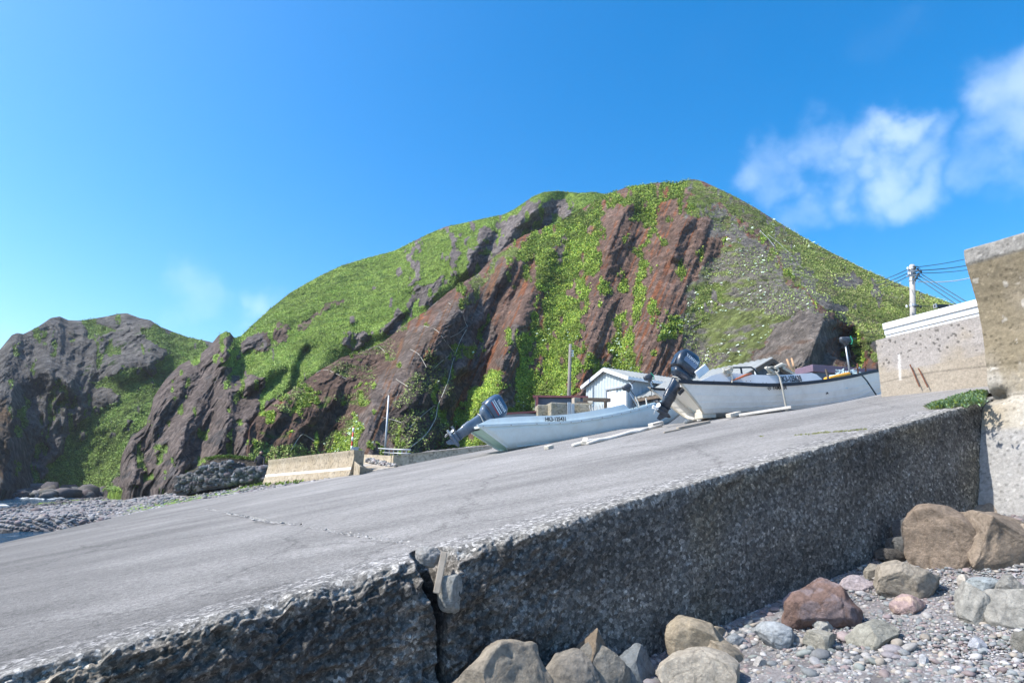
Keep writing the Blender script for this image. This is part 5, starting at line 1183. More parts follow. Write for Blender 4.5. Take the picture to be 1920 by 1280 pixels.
    if stripe:
        for z, h_, mt in ((.66, .028, 'white'), (.60, .03, 'white'), (.545, .022, 'red')):
            mb = MB(); A = []; Bq = []
            for t in np.linspace(-.27, .2, 12): 
                q = se(-.09, 0, z, .387, .252, 200); zz = z-.05*(t+.09); A.append((t-.09, -.2545, zz-.05*(t+.27))); Bq.append((t-.09, -.2545, zz+h_-.05*(t+.27)))
            mb.strip(A, Bq); mb.build("stripe", M_[mt], root)
    if text:
        T = Matrix(((1, 0, 0, -.32 if not boxy else -.30), (0, 0, -1, -.2530 if not boxy else -.2535), (0, 1, 0, .735 if not boxy else .72), (0, 0, 0, 1)))
        if stripe: 
            T = Matrix(((1, 0, 0, -.29), (0, 0, -1, -.250), (0, 1, 0, .735), (0, 0, 0, 1)))
        if boxy:
            mb = MB(); mb.box((-.09, -.252, .62), (.44, .004, .14), Matrix.Rotation(.12, 3, 'Y')); mb.build("label_panel", M_['alu2'], root)
        text_mesh("lettering", "YAMAHA", .135, M_['decalw'], root, T @ Matrix.Rotation(-.06 if not boxy else -.1, 4, 'Z'), .78, .003)
    return root
M_['alu2'] = mat_simple("blue_grey_label", (.16, .22, .32), .5, .2, 8)

# --- boat with the blue hull (left)
gA = boat_geom(7.6, .86, 1.03, .84, 1.5, 1.25, cz=.14, cw=.72, kbow=.7)
PA = at_depth(951, 848, 22.3); MA = frame(PA, 70, 8.8)
bA = boat("fishing_boat", "pale blue open fishing boat numbered HK3-125431, left of the two, with a mint green stern", MA, gA, 7.6, (), M_['hull1'], M_['inner2'], M_['hull1'], .085, .035, (.005, .64, .22, .27), M_['hull1'], .10, M_['mint'], None, [.012+.0565*k for k in range(17)])
text_mesh("registration_lettering", "HK3-125431", .21, M_['decal'], bA, on_side(gA, .165, .1, off=.05, board_h=.23), .76, .006)
mb = MB(); R = []
for s in np.linspace(.0, .97, 40):
    p0 = gA[6](s, .72); R.append([(p0[0], -p0[1]-.002, p0[2]+.014), (p0[0], -p0[1]-.016, p0[2]), (p0[0], -p0[1]-.002, p0[2]-.014)])
mb.loft(R); mb.build("moulding", M_['hull1'], bA)
mb = MB(); R = []
for s in np.linspace(.04, .9, 30):
    p0 = gA[6](s, .02); R.append([(p0[0], -p0[1]-.0, p0[2]+.02), (p0[0], -p0[1]-.035, p0[2]-.0), (p0[0], -p0[1]+.02, p0[2]-.03)])
mb.loft(R); mb.build("chine_rail", M_['hull1'], bA)
outboard("blue-grey outboard motor tilted far up on the stern of the blue boat", MA @ Matrix.Translation((-.85, 0, 1.12)) @ Matrix.Rotation(R_(59), 4, 'Y') , M_['motor1d'], M_['motor1'], 1.17, None, True, True)
# --- white boat (right)
gB = boat_geom(8.0, .9, 1.17, .98, 1.66, 1.12, cz=.2, cw=.68, laps=(.16, .34, .58), kbow=.8)
PB = at_depth(1311, 789, 19.2); MB_ = frame(PB, 73, 5.6)
bB = boat("fishing_boat", "white clinker fishing boat numbered HK3-125628, right of the two, with a black rubbing strake", MB_, gB, 8.0, (.16, .34, .58), M_['hull2'], M_['inner2'], M_['black'], .10, .03, (.05, .53, .3, .26), M_['board2'], .55, M_['hull2'], M_['palewood'])
text_mesh("registration_lettering", "HK3-125628", .27, M_['decal'], bB, on_side(gB, .312, .14, off=.035, board_h=.26), .62, .006)
text_mesh("maker_lettering", "YAMAHA", .17, M_['decal'], bB, on_side(gB, .272, .80, off=.05), .78, .003)
mb = MB(); 
R1 = [(math.cos(t)*.062, math.sin(t)*.062, 0) for t in np.linspace(0, 2*math.pi, 24, endpoint=False)]; R2 = [(math.cos(t)*.045, math.sin(t)*.045, 0) for t in np.linspace(0, 2*math.pi, 24, endpoint=False)]
mb.add(R1+R2, [(i, (i+1) % 24, 24+(i+1) % 24, 24+i) for i in range(24)])
for k in range(3):
    a = math.pi/2+k*2*math.pi/3; mb.beam((0, 0, .0), (math.cos(a)*.05, math.sin(a)*.05, 0), .014, .003)
mb.build("emblem", M_['decal'], bB, M=on_side(gB, .258, .86, off=.045))
for s, t in ((.016, .80), (.045, .64)):
    mb = MB(); mb.box((.07, .02, 0), (.12, .06, .004)); mb.build("sticker", M_['alu2'] if t > .7 else M_['galv'], bB, M=on_side(gB, s, t))
mb = MB(); mb.box((0, 0, .02), (.09, .02, .03)); mb.box((0, .02, .02), (.02, .05, .03)); mb.build("drain_fitting", M_['motor3'], bB, M=on_side(gB, .55, .5, off=.02))
for s, t in ((.045, .12), (.075, .12), (.16, .2), (.18, .26), (.235, .1), (.25, .1)):
    mb = MB(); mb.loft([[(.014*math.cos(k), .014*math.sin(k), 0) for k in range(6)], [(.008*math.cos(k), .008*math.sin(k), .01) for k in range(6)]]); mb.build("bolt", M_['rustbolt'], bB, M=on_side(gB, s, t, board_h=.28))
outboard("dark navy outboard motor standing on the stern of the white boat", MB_ @ Matrix.Translation((-.52, .02, 1.16)) @ Matrix.Rotation(R_(33), 4, 'Y'), M_['motor2'], M_['motor2'], 1.13, M_['white'], True, False, True)
for o in list(col.objects):
    if o.name.startswith("outboard_motor"): pass

def dressing():
    # things on the white boat (local coordinates of the boat)
    b, zs, zk, c, zc, x, side = gB
    def local(name, mb, mt, lab, cat, group=None, **k):
        o = mb.build(name, mt, None, **k); o.matrix_world = MB_; return tag(o, lab, cat, group)
    # tube rail
    s = .2; z0 = zs(.2)+.1
    mb = MB(); xs_ = x(.12, 1); xe = x(.26, 1); h = zs(.2)+.58
    mb.tube([(xs_, -.55, zs(.12)), (xs_+.0, -.55, h-.1), (xs_+.15, -.55, h), (xe-.3, -.55, h+.0), (xe-.2, -.55, h-.05), (xe+.05, -.55, zs(.26)+.2)], .028, 8)
    mb.tube([((xs_+xe)/2-.1, -.55, h), ((xs_+xe)/2-.1, -.55, zs(.3))], .03, 8); local("tube_rail", mb, M_['cable'], "dark bent tube rail standing in the white boat", "rail", smooth=True)
    mb = MB(); mb.tube([(x(.105, 1), -.90, zs(.1)+.05), (x(.125, 1), -.93, zs(.12)+.14), (x(.15, 1), -.93, zs(.15)+.24), (x(.185, 1), -.9, zs(.18)+.31)], [.02, .03, .035, .03], 8); local("wooden_handle", mb, M_['orangewood'], "red-brown curved wooden handle hooked over the white boat's side", "handle", smooth=True)
    # rope coils tied to the board
    mb = MB(); cx = x(.10, 1)
    for k in range(7):
        pts = [(cx+.05+.16*math.cos(t+k)*(.6+.1*k), -.86+.05*math.sin(3*t+k), zs(.21)+.34+.06*math.sin(t)+.025*k) for t in np.linspace(0, 6, 14)]; mb.tube(pts, .016, 6)
    mb.tube([(cx+.1, -.9, zs(.21)+.35), (cx+.12, -.92, zs(.21)+.2), (cx+.08, -.93, zs(.21)+.06)], .02, 6); local("rope_coil", mb, M_['rope'], "small tan rope knot on the white boat's rail above the red-brown handle", "rope")
    mb = MB(); cx = x(.29, 1)
    for k in range(9):
        pts = [(cx-.1+.2*math.cos(t*1.3+k)*(.7+.06*k)+.02*k, -.84+.06*math.sin(2*t+k), zs(.4)+.42+.12*math.sin(t+k*.7)) for t in np.linspace(0, 6, 16)]; mb.tube(pts, .018, 6)
    mb.tube([(cx+.05, -.9, zs(.4)+.4), (cx+.14, -.96, zs(.4)+.2), (cx+.15, -1.0, zs(.4)-.2), (cx+.19, -.98, zs(.4)-.8), (cx+.27, -.8, -.05)], .024, 6)
    mb.tube([(cx+.05, -.9, zs(.4)+.4), (cx+.18, -.96, zs(.4)+.15), (cx+.17, -1.0, zs(.4)-.25), (cx+.24, -.97, zs(.4)-.8), (cx+.31, -.8, -.08)], .02, 6)
    mb.tube([(cx+.1, -.85, zs(.4)+.5), (cx+.45, -.8, zs(.4)+.62), (cx+.55, -.8, zs(.4)+.58), (cx+.5, -.8, zs(.4)+.5), (cx+.95, -.75, zs(.4)+.3)], [.05, .06, .06, .04, .035], 8)
    local("mooring_rope", mb, M_['rope'], "grey rope bundle tied over the middle of the white boat and hanging to the ground", "rope")
    mb = MB(); mb.box((x(.07, 1)-.0, -.35, zs(.07)+.42), (.5, .06, .26), Matrix.Rotation(-.55, 3, 'Y')); local("white_float_board", mb, M_['white'], "white padded board with a blue edge propped in the white boat by the motor", "board", bevel=.03)
    mb = MB(); mb.box((x(.245, 1), -.5, zs(.245)+.25), (.04, .04, .6)); local("white_stake", mb, M_['white'], "short white stake standing in the white boat left of the rope bundle", "stake")
    mb = MB(); cx = x(.525, 1); z = zs(.53)+.1; mb.tube([(cx+.1, .3, z-.2), (cx, .3, z+.35), (cx-.02, .3, z+.42)], [.03, .03, .045], 8); mb.tube([(cx, .3, z+.38), (cx-.12, .3, z+.55), (cx-.2, .3, z+.82)], [.045, .04, .03], 8); mb.tube([(cx, .3, z+.38), (cx+.05, .3, z+.6), (cx-.0, .3, z+.85)], [.045, .04, .03], 8)
    local("forked_crutch", mb, M_['orangewood2'], "forked wooden crutch sticking up from the white boat", "crutch", smooth=True)
    mb = MB(); cx = x(.57, 1); mb.tube([(cx, -.78, zs(.57)-.1), (cx-.04, -.78, zs(.57)+.34)], .035, 8); local("mooring_bitt", mb, M_['darkwood'], "dark wooden bitt on the white boat's rail beside the small motor", "bitt")
    mb = MB(); mb.box((x(.66, 1), -.45, zs(.66)+.04), (.95, .3, .16), Matrix.Rotation(-.16, 3, 'Y')); local("orange_float", mb, M_['orange'], "orange plastic float lying in the white boat's bow", "float", bevel=.05)
    mb = MB()
    for k in range(16): mb.tube([(x(.78, 1)+.6*random.uniform(-1, 1), random.uniform(-.35, .4), zs(.78)+.02), (x(.78, 1)+.6*random.uniform(-1, 1), random.uniform(-.35, .4), zs(.78)+random.uniform(.05, .25)), (x(.78, 1)+.6*random.uniform(-1, 1), random.uniform(-.3, .3), zs(.78)+.03)], .02, 6)
    local("tangled_lines", mb, M_['inner2'], "tangled pale lines heaped in the white boat's bow", "lines")
    for k, (dx, h) in enumerate(((-.1, .34), (.25, .42))):
        mb = MB(); mb.tube([(x(.78, 1)+dx, -.5, zs(.78)-.02), (x(.78, 1)+dx+.05, -.5, zs(.78)+h)], .025, 8); mb.tube([(x(.78, 1)+dx-.15, -.5, zs(.78)+h*.4), (x(.78, 1)+dx+.1, -.5, zs(.78)+h*.7)], .018, 6)
        local("bow_cleat", mb, M_['rust'], ["rusty cleat post on the white boat's bow, the lower one nearer the orange float", "rusty cleat post highest on the white boat's bow"][k], "cleat")
    mb = MB(); pts = [(x(.74, 1), -.78, zs(.74)+.02), (x(.755, 1), -.88, zs(.74)-.25), (x(.79, 1), -.9, zs(.74)-.75), (x(.82, 1), -.9, zs(.74)-1.1)]; mb.tube(pts, .024, 8); local("bow_line", mb, M_['cable'], "black line hanging from the white boat's bow to the wall corner", "line")
M_['orangewood2'] = mat_simple("pale_orange_wood", (.5, .3, .17), .7, .2, 9)
dressing()
def small_motor(label, P, lean, s=1.0, shaft=1.1, prop=True, grip=M_['green'], yaw=0, host=None):
    """long-shaft auxiliary motor: P the foot of the shaft, lean = unit vector up the shaft"""
    up = Vector(lean).normalized(); X = Vector((1, 0, 0)); Y = up.cross(X).normalized(); X = Y.cross(up); M = Matrix((X, Y, up)).transposed().to_4x4(); M.translation = Vector(P)
    root = empty("auxiliary_motor", (0, 0, 0), label, "small outboard", "small long-shaft motors clamped on the boats", mat=M @ Matrix.Scale(s, 4) @ Matrix.Rotation(yaw, 4, 'Z'))
    mb = MB(); mb.tube([(0, 0, 0), (0, 0, shaft)], .028, 10); mb.build("shaft", M_['galv'], root, smooth=True)
    def se(z, cx, a, b_): return [(cx+a*math.copysign(abs(math.cos(t))**.6, math.cos(t)), b_*math.copysign(abs(math.sin(t))**.6, math.sin(t)), z) for t in np.linspace(0, 2*math.pi, 18, endpoint=False)]
    mb = MB(); mb.loft([se(shaft-.06, 0, .05, .045), se(shaft+.03, .02, .10, .08), se(shaft+.08, .02, .19, .1), se(shaft+.2, .02, .2, .1), se(shaft+.25, .0, .15, .07)]); mb.build("head", M_['motor1' if prop == 'b' else 'motor3'], root, smooth=True)
    mb = MB(); mb.loft([[(.18, .03*math.cos(t), shaft+.16+.03*math.sin(t)) for t in np.linspace(0, 6.28, 10, endpoint=False)], [(.24, .03*math.cos(t), shaft+.17+.03*math.sin(t)) for t in np.linspace(0, 6.28, 10, endpoint=False)], [(.42, .024*math.cos(t), shaft+.2+.024*math.sin(t)) for t in np.linspace(0, 6.28, 10, endpoint=False)]]); mb.build("tiller_grip", M_['black'], root)
    mb = MB(); mb.tube([(.16, -.1, shaft+.26), (.2, -.12, shaft+.1), (.17, -.1, shaft-.02), (.12, .1, shaft+.05), (.15, .11, shaft+.25)], .02, 6); mb.build("cord", grip, root)
    mb = MB(); mb.tube([(.08, 0, shaft-.02), (.12, .02, shaft*.6), (-.1, .03, shaft*.35), (-.18, .05, .05)], .014, 6); mb.build("cable", M_['cable'], root)
    if prop:
        mb = MB(); mb.box((0, .04, -.02), (.16, .12, .2)); mb.tube([(0, 0, 0), (0, 0, -.25)], [.05, .06], 10); mb.tube([(.12, 0, -.2), (.28, 0, -.18)], [.08, .06], 10); mb.tube([(-.12, 0, -.26), (.12, 0, -.22)], [.06, .09], 10); mb.build("gearcase", M_['black'], root, bevel=.006)
        mb = MB(); mb.loft([[(.06, 0, -.25), (.1, 0, -.25), (.1, .02, -.25), (.06, .02, -.25)], [(.08, 0, -.52), (.1, 0, -.52), (.1, .02, -.52), (.08, .02, -.52)]]); mb.build("skeg", M_['cable'], root)
        mb = MB()
        mb.loft([[(-.12+.05*math.cos(t), .015, -.28-.0+.02*math.sin(t)) for t in np.linspace(0, 6.28, 10, endpoint=False)], [(-.13+.07*math.cos(t), -.01, -.42+.06*math.sin(t)) for t in np.linspace(0, 6.28, 10, endpoint=False)], [(-.13+.03*math.cos(t), -.01, -.53+.02*math.sin(t)) for t in np.linspace(0, 6.28, 10, endpoint=False)]]); mb.build("propeller_blade", M_['black'], root)
    return root
# one on the white boat's bow quarter
def up_between(p0, p1, D0): a = at_depth(*p0, D0); bq = at_depth(*p1, D0); return a, bq-a, np.linalg.norm(bq-a)
Dm = 20.6; a, d, L_ = up_between((1594, 703), (1585, 645), Dm); small_motor("small black motor on a long shaft clamped to the white boat's bow rail", a, d, 1.0, L_, True)
a, d, L_ = up_between((1231, 740), (1217, 712), 24.2); small_motor("small grey motor with a green cord, in front of the pale shed's side wall", a, d, 1.0, L_*.95, False, M_['green'], .1)
a, d, L_ = up_between((1197, 764), (1177, 730), 24.0); small_motor("small dark motor on a white shaft, in front of the pale shed's corner", a, d, 1.0, L_*.95, False, M_['white'], 0)

# timbers under and around the boats
def log(px0, px1, r, lab, mt='driftw', sq=False, dz=0.0, name="timber", grp="loose timbers under the boats"):
    def s(px):
        P = on_slip(*px)
        for _ in range(30):
            u, v = uv(P); P = ray(*px)*(P[1]/ray(*px)[1]); e = slip_z(u, v)-P[2]; P = P*(1+e*.02) if False else P
            break
        return P
    A = s(px0); B_ = s(px1); mid = (A+B_)/2; mb = MB()
    a = Vector(A-mid); b_ = Vector(B_-mid)
    if sq: mb.beam(a, b_, r*2.2, r*1.5)
    else:
        n = 7; mb.tube([a.lerp(b_, k/(n-1))+Vector((0, 0, .02*math.sin(k*2.1))) for k in range(n)], [r*(1+.12*math.sin(k*1.7)) for k in range(n)], 10)
    o = mb.build(name, M_[mt], None, bevel=.012 if sq else 0, smooth=not sq); o.location = tuple(mid+np.array([0, 0, r*.8+dz])); tag(o, lab, "timber", grp); return o
log((1096, 834), (1098, 826), .07, "squared block end under the blue boat's middle", 'palewood', True)
log((1074, 838), (1240, 800), .055, "long bleached roller log under the blue boat's forward half")
log((1102, 834), (1215, 806), .05, "second bleached log lying in front of the roller under the blue boat")
log((1024, 843), (1034, 840), .07, "short white chock under the blue boat's keel", 'palewood', True)
log((1220, 802), (1240, 797), .09, "grey stone-like chock at the bow of the blue boat", 'driftw', True)
log((1285, 794), (1320, 786), .06, "thin bleached stick by the white boat's stern")
log((1366, 786), (1386, 781), .075, "cream block under the white boat, its end sunlit", 'palewood', True, .04)
log((1386, 783), (1484, 768), .05, "pale beam running back under the white boat", 'driftw', True, .03)
log((1270, 806), (1330, 793), .05, "flat weathered plank lying between the two boats", 'wood', True, 0)
log((1245, 812), (1275, 806), .03, "thin grey lath on the ground left of the plank", 'wood', True, 0)
mb = MB(); mb.box((0, 0, 0), (.5, .4, .2)); mb.box((-.05, 0, .14), (.3, .34, .1)); o = mb.build("fish_box", M_['palewood'], None, bevel=.02); o.matrix_world = MB_ @ Matrix.Translation((-.0, -.35, .14)); tag(o, "cream block lying in the open stern of the white boat", "box")

# ------------------------------------------------------------------ sheds behind the boats
def cladding(mb, A, B_, z0, z1, n, amp=.035):
    """vertical ribbed wall from A to B"""
    A = Vector(A); B_ = Vector(B_); d = (B_-A); L = d.length; d.normalize(); nrm = d.cross(Vector((0, 0, 1)))
    ptsA = []; ptsB = []
    for k in range(n*4+1):
        t = k/(n*4); o_ = amp if (k % 4) in (1, 2) else 0; p = A+d*L*t+nrm*o_; ptsA.append((p.x, p.y, z0)); ptsB.append((p.x, p.y, z1(t) if callable(z1) else z1))
    mb.strip(ptsA, ptsB)
def gable_shed(name, label, C0, wdir, ldir, w_, l_, z0, ze, rise, m_front, m_side, m_roof, m_trim, over=.28, door=None, ribs=True, zroof2=0):
    C0 = Vector(C0); wd = Vector(wdir).normalized(); ld = Vector(ldir).normalized(); Zv = Vector((0, 0, 1))
    root = rooted(name, np.array(C0), label, "shed")
    P = lambda a, b_, z: C0+wd*a+ld*b_+Zv*(z-C0.z)
    zt = lambda t: ze+rise*(1-abs(2*t-1))
    mb = MB(); cladding(mb, P(0, 0, 0)*1, P(w_, 0, 0), z0, zt, 14); keep_parent(mb.build("front_wall", m_front, solid=.06), root)
    mb = MB(); cladding(mb, P(0, l_, 0), P(w_, l_, 0), z0, zt, 14); keep_parent(mb.build("back_wall", m_side, solid=.06), root)
    for a in (0, w_): mb = MB(); cladding(mb, P(a, 0, 0), P(a, l_, 0), z0, ze, 20, .015); keep_parent(mb.build("side_wall", m_side, solid=.06), root)
    # roof panels
    for sg in (0, 1):
        mb = MB(); e0 = -over if sg == 0 else w_+over; zz0 = ze-rise*over*2/w_
        n = 22
        A = []; Bq = []
        for k in range(n*4+1):
            t = k/(n*4); b_ = -over+(l_+2*over)*t; up = .035 if (k % 4) in (1, 2) and ribs else 0
            A.append(P(e0, b_, zz0+.05+up)); Bq.append(P(w_/2, b_, ze+rise+.05+up))
        mb.strip(A, Bq); keep_parent(mb.build("roof", m_roof, solid=.03), root)
        for b_ in (-over-.01, l_+over+.01):
            mb = MB(); mb.beam(P(e0, b_, zz0-.04), P(w_/2, b_, ze+rise-.04), .05, .17); keep_parent(mb.build("barge_board", m_trim, bevel=.008), root)
        mb = MB(); mb.beam(P(e0, -over, zz0-.02), P(e0, l_+over, zz0-.02), .06, .14); keep_parent(mb.build("eave_board", m_trim, bevel=.008), root)
    return root, P
UDn, VDn = UD.copy(), VD.copy()
Q = at_depth(1179, 706, 29.0); 
wd = np.array([-.50, .866, 0]); ldx = np.array([.866, .50, 0])
eP = lambda x, y, D: at_depth(x, y, D)
root, P_ = gable_shed("boat_shed", "pale blue-white gabled shed with a white sliding door, left of the grey roofed shed", (Q[0], Q[1], 2.2), wd, ldx, 3.3, 4.6, 1.8, Q[2]-.02, .62, M_['shedwhite'], M_['sidingblue_shade'], M_['roofgrey'], M_['white'], .22)  # side walls take a darker siding, their shade put into the colour
for (a0, a1, nm) in ((.1, .78, "door_leaf"), (.8, 1.48, "door_leaf")):
    mb = MB(); p0 = P_(a0, -.09, 1.9); p1 = P_(a1, -.09, 1.9); zt_ = zat(1160, 729, np.array(p0)); cladding(mb, p0, p1, 1.9, zt_-.08, 5, .008); keep_parent(mb.build(nm, M_['white'], solid=.03), root)
mb = MB(); zt_ = zat(1160, 727, np.array(P_(.8, -.09, 2))); mb.beam(P_(.02, -.1, zt_), P_(1.62, -.1, zt_), .09, .09); mb.beam(P_(1.58, -.1, 1.9), P_(1.58, -.1, zt_), .1, .07); mb.beam(P_(.04, -.1, 1.9), P_(.04, -.1, zt_), .1, .07); keep_parent(mb.build("door_frame", M_['galv'], bevel=.01), root)
# lean-to side windows / boards on its side wall
mb = MB()
for k in range(3): mb.box(Vector(P_(-.06, 2.2+.5*k, 3.4)), (.3, .05, .5), Matrix.Rotation(math.atan2(ldx[1], ldx[0]), 3, 'Z'))
keep_parent(mb.build("side_window", M_['galv']), root)
G0 = at_depth(1438, 675, 25.0); wv = np.array([-.891, -.454, 0])
hw = 2.1; C0 = G0-wv*hw*1.0; C0 = np.array([C0[0], C0[1], 2.2])     # right corner of the gable
root, P_ = gable_shed("grey_roofed_shed", "dark grey shed with a ribbed pale roof, behind the white boat", C0, wv, np.array([-.454, .891, 0]), 2*hw, 6.4, 1.8, G0[2]-1.12, 1.1, M_['siding'], M_['siding'], M_['roofgrey'], M_['darkwood'], .3)
# low huts and blocks behind the blue boat
def box_thing(name, label, cat, px, y_top, D, w_, d_, h, mt, yawdir=None, bevel=.02, parts=None, group=None):
    P = at_depth(px, y_top, D); M3 = Matrix.Rotation(yawdir if yawdir is not None else 0, 3, 'Z'); mb = MB(); mb.box((0, 0, -h/2), (w_, d_, h), M3); o = mb.build(name, M_[mt], None, bevel=bevel); o.location = tuple(P); tag(o, label, cat, group); return o, P, M3
yw = math.atan2(UD[1], UD[0])
o, P, M3 = box_thing("low_hut", "low blue-grey hut with a dull red roof edge, left of the concrete blocks", "hut", 978, 779, 27.5, 1.9, 2.0, 1.6, 'sidingblue_shade', .12)
mb = MB(); mb.box((0, 0, .03), (2.3, 2.2, .07), M3 @ Matrix.Rotation(-.10, 3, 'Y')); r_ = mb.build("roof_sheet", M_['redroof']); r_.parent = o
o, P, M3 = box_thing("dark_hut", "dark plank hut with a red corner post, behind the concrete blocks", "hut", 1052, 750, 29.5, 2.4, 1.6, 2.4, 'siding', -.12)
mb = MB(); mb.box((0, 0, .05), (2.6, 1.8, .09), M3); r_ = mb.build("roof_sheet", M_['redroof']); r_.parent = o
mb = MB(); mb.box((-1.2, -.8, -1.1), (.12, .1, 2.3), M3); r_ = mb.build("corner_post", M_['redroof']); r_.parent = o
box_thing("concrete_block", "left concrete block with a yellowish face, in front of the dark hut", "concrete block", 1017, 761, 26.6, .55, .9, 1.6, 'block', .1, .04)
box_thing("concrete_block", "wide concrete block with a coarse top, right of the yellowish one", "concrete block", 1046, 757, 26.2, .85, .9, 1.6, 'block', .18, .04)
box_thing("concrete_block", "shaded concrete block below the stacked timber, right of the others", "concrete block", 1088, 758, 26.4, .95, .9, 1.6, 'block', -.1, .04)
for px, y, h, w_, lab in ((1067, 754, 1.2, .14, "upright grey post plank against the concrete blocks, left of the pair"), (1074, 757, 1.1, .14, "upright grey plank against the concrete blocks, right of the pair")):
    box_thing("grey_plank", lab, "plank", px, y, 25.6, w_, .05, h, 'galv', .1, .01, group="planks by the concrete blocks")
box_thing("timber_beam", "dark brown beam resting across the timber rack", "beam", 1119, 746, 26.8, 1.2, .2, .16, 'darkwood', -.08, .01)
box_thing("rack_post", "brown post at the right end of the timber rack by the pale shed", "post", 1135, 749, 26.7, .12, .12, 1.6, 'darkwood', 0, .01)
box_thing("timber_offcut", "pale cut block of timber lying on top of the concrete blocks, leftmost", "timber", 1080, 746, 26.2, .28, .3, .26, 'wood', .3, .01)
box_thing("timber_offcut", "orange-brown short beam on top of the concrete blocks", "timber", 1092, 754, 26.1, .5, .2, .1, 'darkwood', -.1, .01)
box_thing("timber_offcut", "pale orange offcut on the rack right of the short beam", "timber", 1107, 752, 26.1, .22, .2, .1, 'palewood', -.2, .01)
mb = MB()
for k in range(11): xx = -.3+.06*k; mb.tube([(xx, 0, -.55), (xx+random.uniform(-.15, .05), .02, random.uniform(-.05, .12))], .018, 5)
o = mb.build("stake_bundle", M_['driftw']); o.location = tuple(at_depth(1124, 763, 25.6)); tag(o, "bundle of bleached stakes leaning behind the blue boat", "stakes")
for k, (x0, y0, x1, y1, lab) in enumerate(((1141, 775, 1139, 763, "thin curved white stick left of the pale shed's door"), (1200, 760, 1190, 742, "white pole leaning right, right of the dark small motor"), (1212, 760, 1211, 746, "short bleached stake near the blue boat's bow"))):
    a = at_depth(x0, y0+6, 24.4); b_ = at_depth(x1, y1, 24.4); mb = MB(); mb.tube([(0, 0, 0), tuple((b_-a)*.5+np.array([.02, 0, 0])), tuple(b_-a)], .028, 8); o = mb.build("stick", M_['driftw']); o.location = tuple(a); tag(o, lab, "stick", "sticks standing in the blue boat")
o, P, M3 = box_thing("purple_shed", "low shed with a purple corrugated roof, half hidden by the white boat's bow", "shed", 1600, 703, 27.5, 6.5, 3.0, .3, 'purple', .2, .01)
mb = MB(); mb.box((.1, 0, -1.0), (6.2, 2.8, 1.6), M3); r_ = mb.build("wall", M_['siding']); r_.parent = o

# ------------------------------------------------------------------ poles, rail, wires
def pole(name, label, x0, y0, x1, y1, D, r0, r1, mt, cat="pole", extra=2.2):
    A = at_depth(x0, y0, D); B_ = at_depth(x1, y1, D); B_[2] += 0; d = B_-A; A = A-d/np.linalg.norm(d)*extra; mb = MB(); mb.tube([(0, 0, 0), tuple((B_-A)/2), tuple(B_-A)], [r0, (r0+r1)/2, r1], 14); root = rooted(name, A, label, cat); o = mb.build("shaft", M_[mt], root, smooth=True); return root, A, B_
root, A, B_ = pole("utility_pole", "grey concrete utility pole above the white parapet", 1712, 600, 1710, 497, 31, .155, .125, 'polec')
loc = lambda x, y, dD=0: Vector(at_depth(x, y, 31+dD)-A)
mb = MB(); mb.tube([loc(1710, 506), loc(1710, 500)], .17, 14); mb.tube([loc(1710, 516), loc(1710, 512)], .18, 14); mb.tube([loc(1711, 527), loc(1711, 524)], .17, 14); mb.tube([loc(1711.6, 575), loc(1711.6, 571)], .17, 14); mb.build("band", M_['galv'], root)
mb = MB(); mb.beam(loc(1702, 509, -.2), loc(1722, 507, -.2), .07, .07); mb.beam(loc(1700, 518, -.2), loc(1724, 515, -.2), .07, .07); mb.build("crossarm", M_['galv'], root, bevel=.01)
for px, py in ((1702, 503), (1704, 512), (1716, 501), (1721, 505), (1727, 510), (1722, 514), (1719, 521), (1717, 574), (1721, 573), (1726, 575), (1700, 574)):
    mb = MB(); c_ = loc(px, py, -.2); mb.tube([c_-Vector((0, 0, .07)), c_, c_+Vector((0, 0, .07))], [.035, .055, .03], 8); mb.build("insulator", M_['cable'] if px > 1712 else M_['white'], root)
mb = MB()
for k in range(5): mb.tube([loc(1712, 500+4*k, -.2), loc(1720+2*k, 499+5*k, -.25), loc(1728-2*k, 507+3*k, -.3), loc(1716, 510+4*k, -.2)], .016, 6)
mb.build("jumper_wire", M_['cable'], root)
mb = MB()
for k in range(6): mb.tube([loc(1708.5, 530+12*k, -.1), loc(1705, 530+12*k, -.2)] if k % 2 else [loc(1713.5, 530+12*k, -.1), loc(1717, 530+12*k, -.2)], .012, 6)
mb.build("step_bolt", M_['galv'], root)
def wire(px, D0, D1, sag, r, label, mt='bluecable'):
    a = at_depth(px[0], px[1], D0); b_ = at_depth(px[2], px[3], D1); pts = []
    for t in np.linspace(0, 1, 14): q = a+(b_-a)*t; q[2] -= sag*4*t*(1-t); pts.append(tuple(q-a))
    mb = MB(); mb.tube(pts, r, 6); o = mb.build("overhead_wire", M_[mt]); o.location = tuple(a); tag(o, label, "wire", "wires at the utility pole")
wire((1702, 505, 1640, 528), 31, 60, .1, .022, "upper wire running left from the utility pole behind the hill")
wire((1702, 512, 1640, 535), 31, 60, .1, .022, "middle wire running left from the utility pole behind the hill")
wire((1704, 517, 1640, 543), 31, 60, .1, .022, "lower wire running left from the utility pole behind the hill")
wire((1716, 501, 1840, 478), 31, 40, .1, .02, "topmost wire running right from the utility pole to the seawall")
wire((1724, 507, 1840, 492), 31, 40, .1, .026, "second wire running right from the utility pole to the seawall")
wire((1728, 512, 1840, 501), 31, 40, .1, .02, "third thin wire running right from the utility pole to the seawall")
wire((1722, 528, 1850, 511), 31, 40, .25, .03, "pale twisted cable running right from the utility pole", 'white')
wire((1728, 514, 1860, 595), 31, 26, .0, .022, "upper of the three wires sloping down right from the utility pole")
wire((1724, 517, 1850, 598), 31, 26, .0, .022, "middle of the three wires sloping down right from the utility pole")
wire((1721, 522, 1840, 602), 31, 26, .0, .022, "lower of the three wires sloping down right from the utility pole")
wire((1717, 574, 1752, 574), 31, 30.6, .0, .02, "short cable from the utility pole to the black splice box", 'cable')
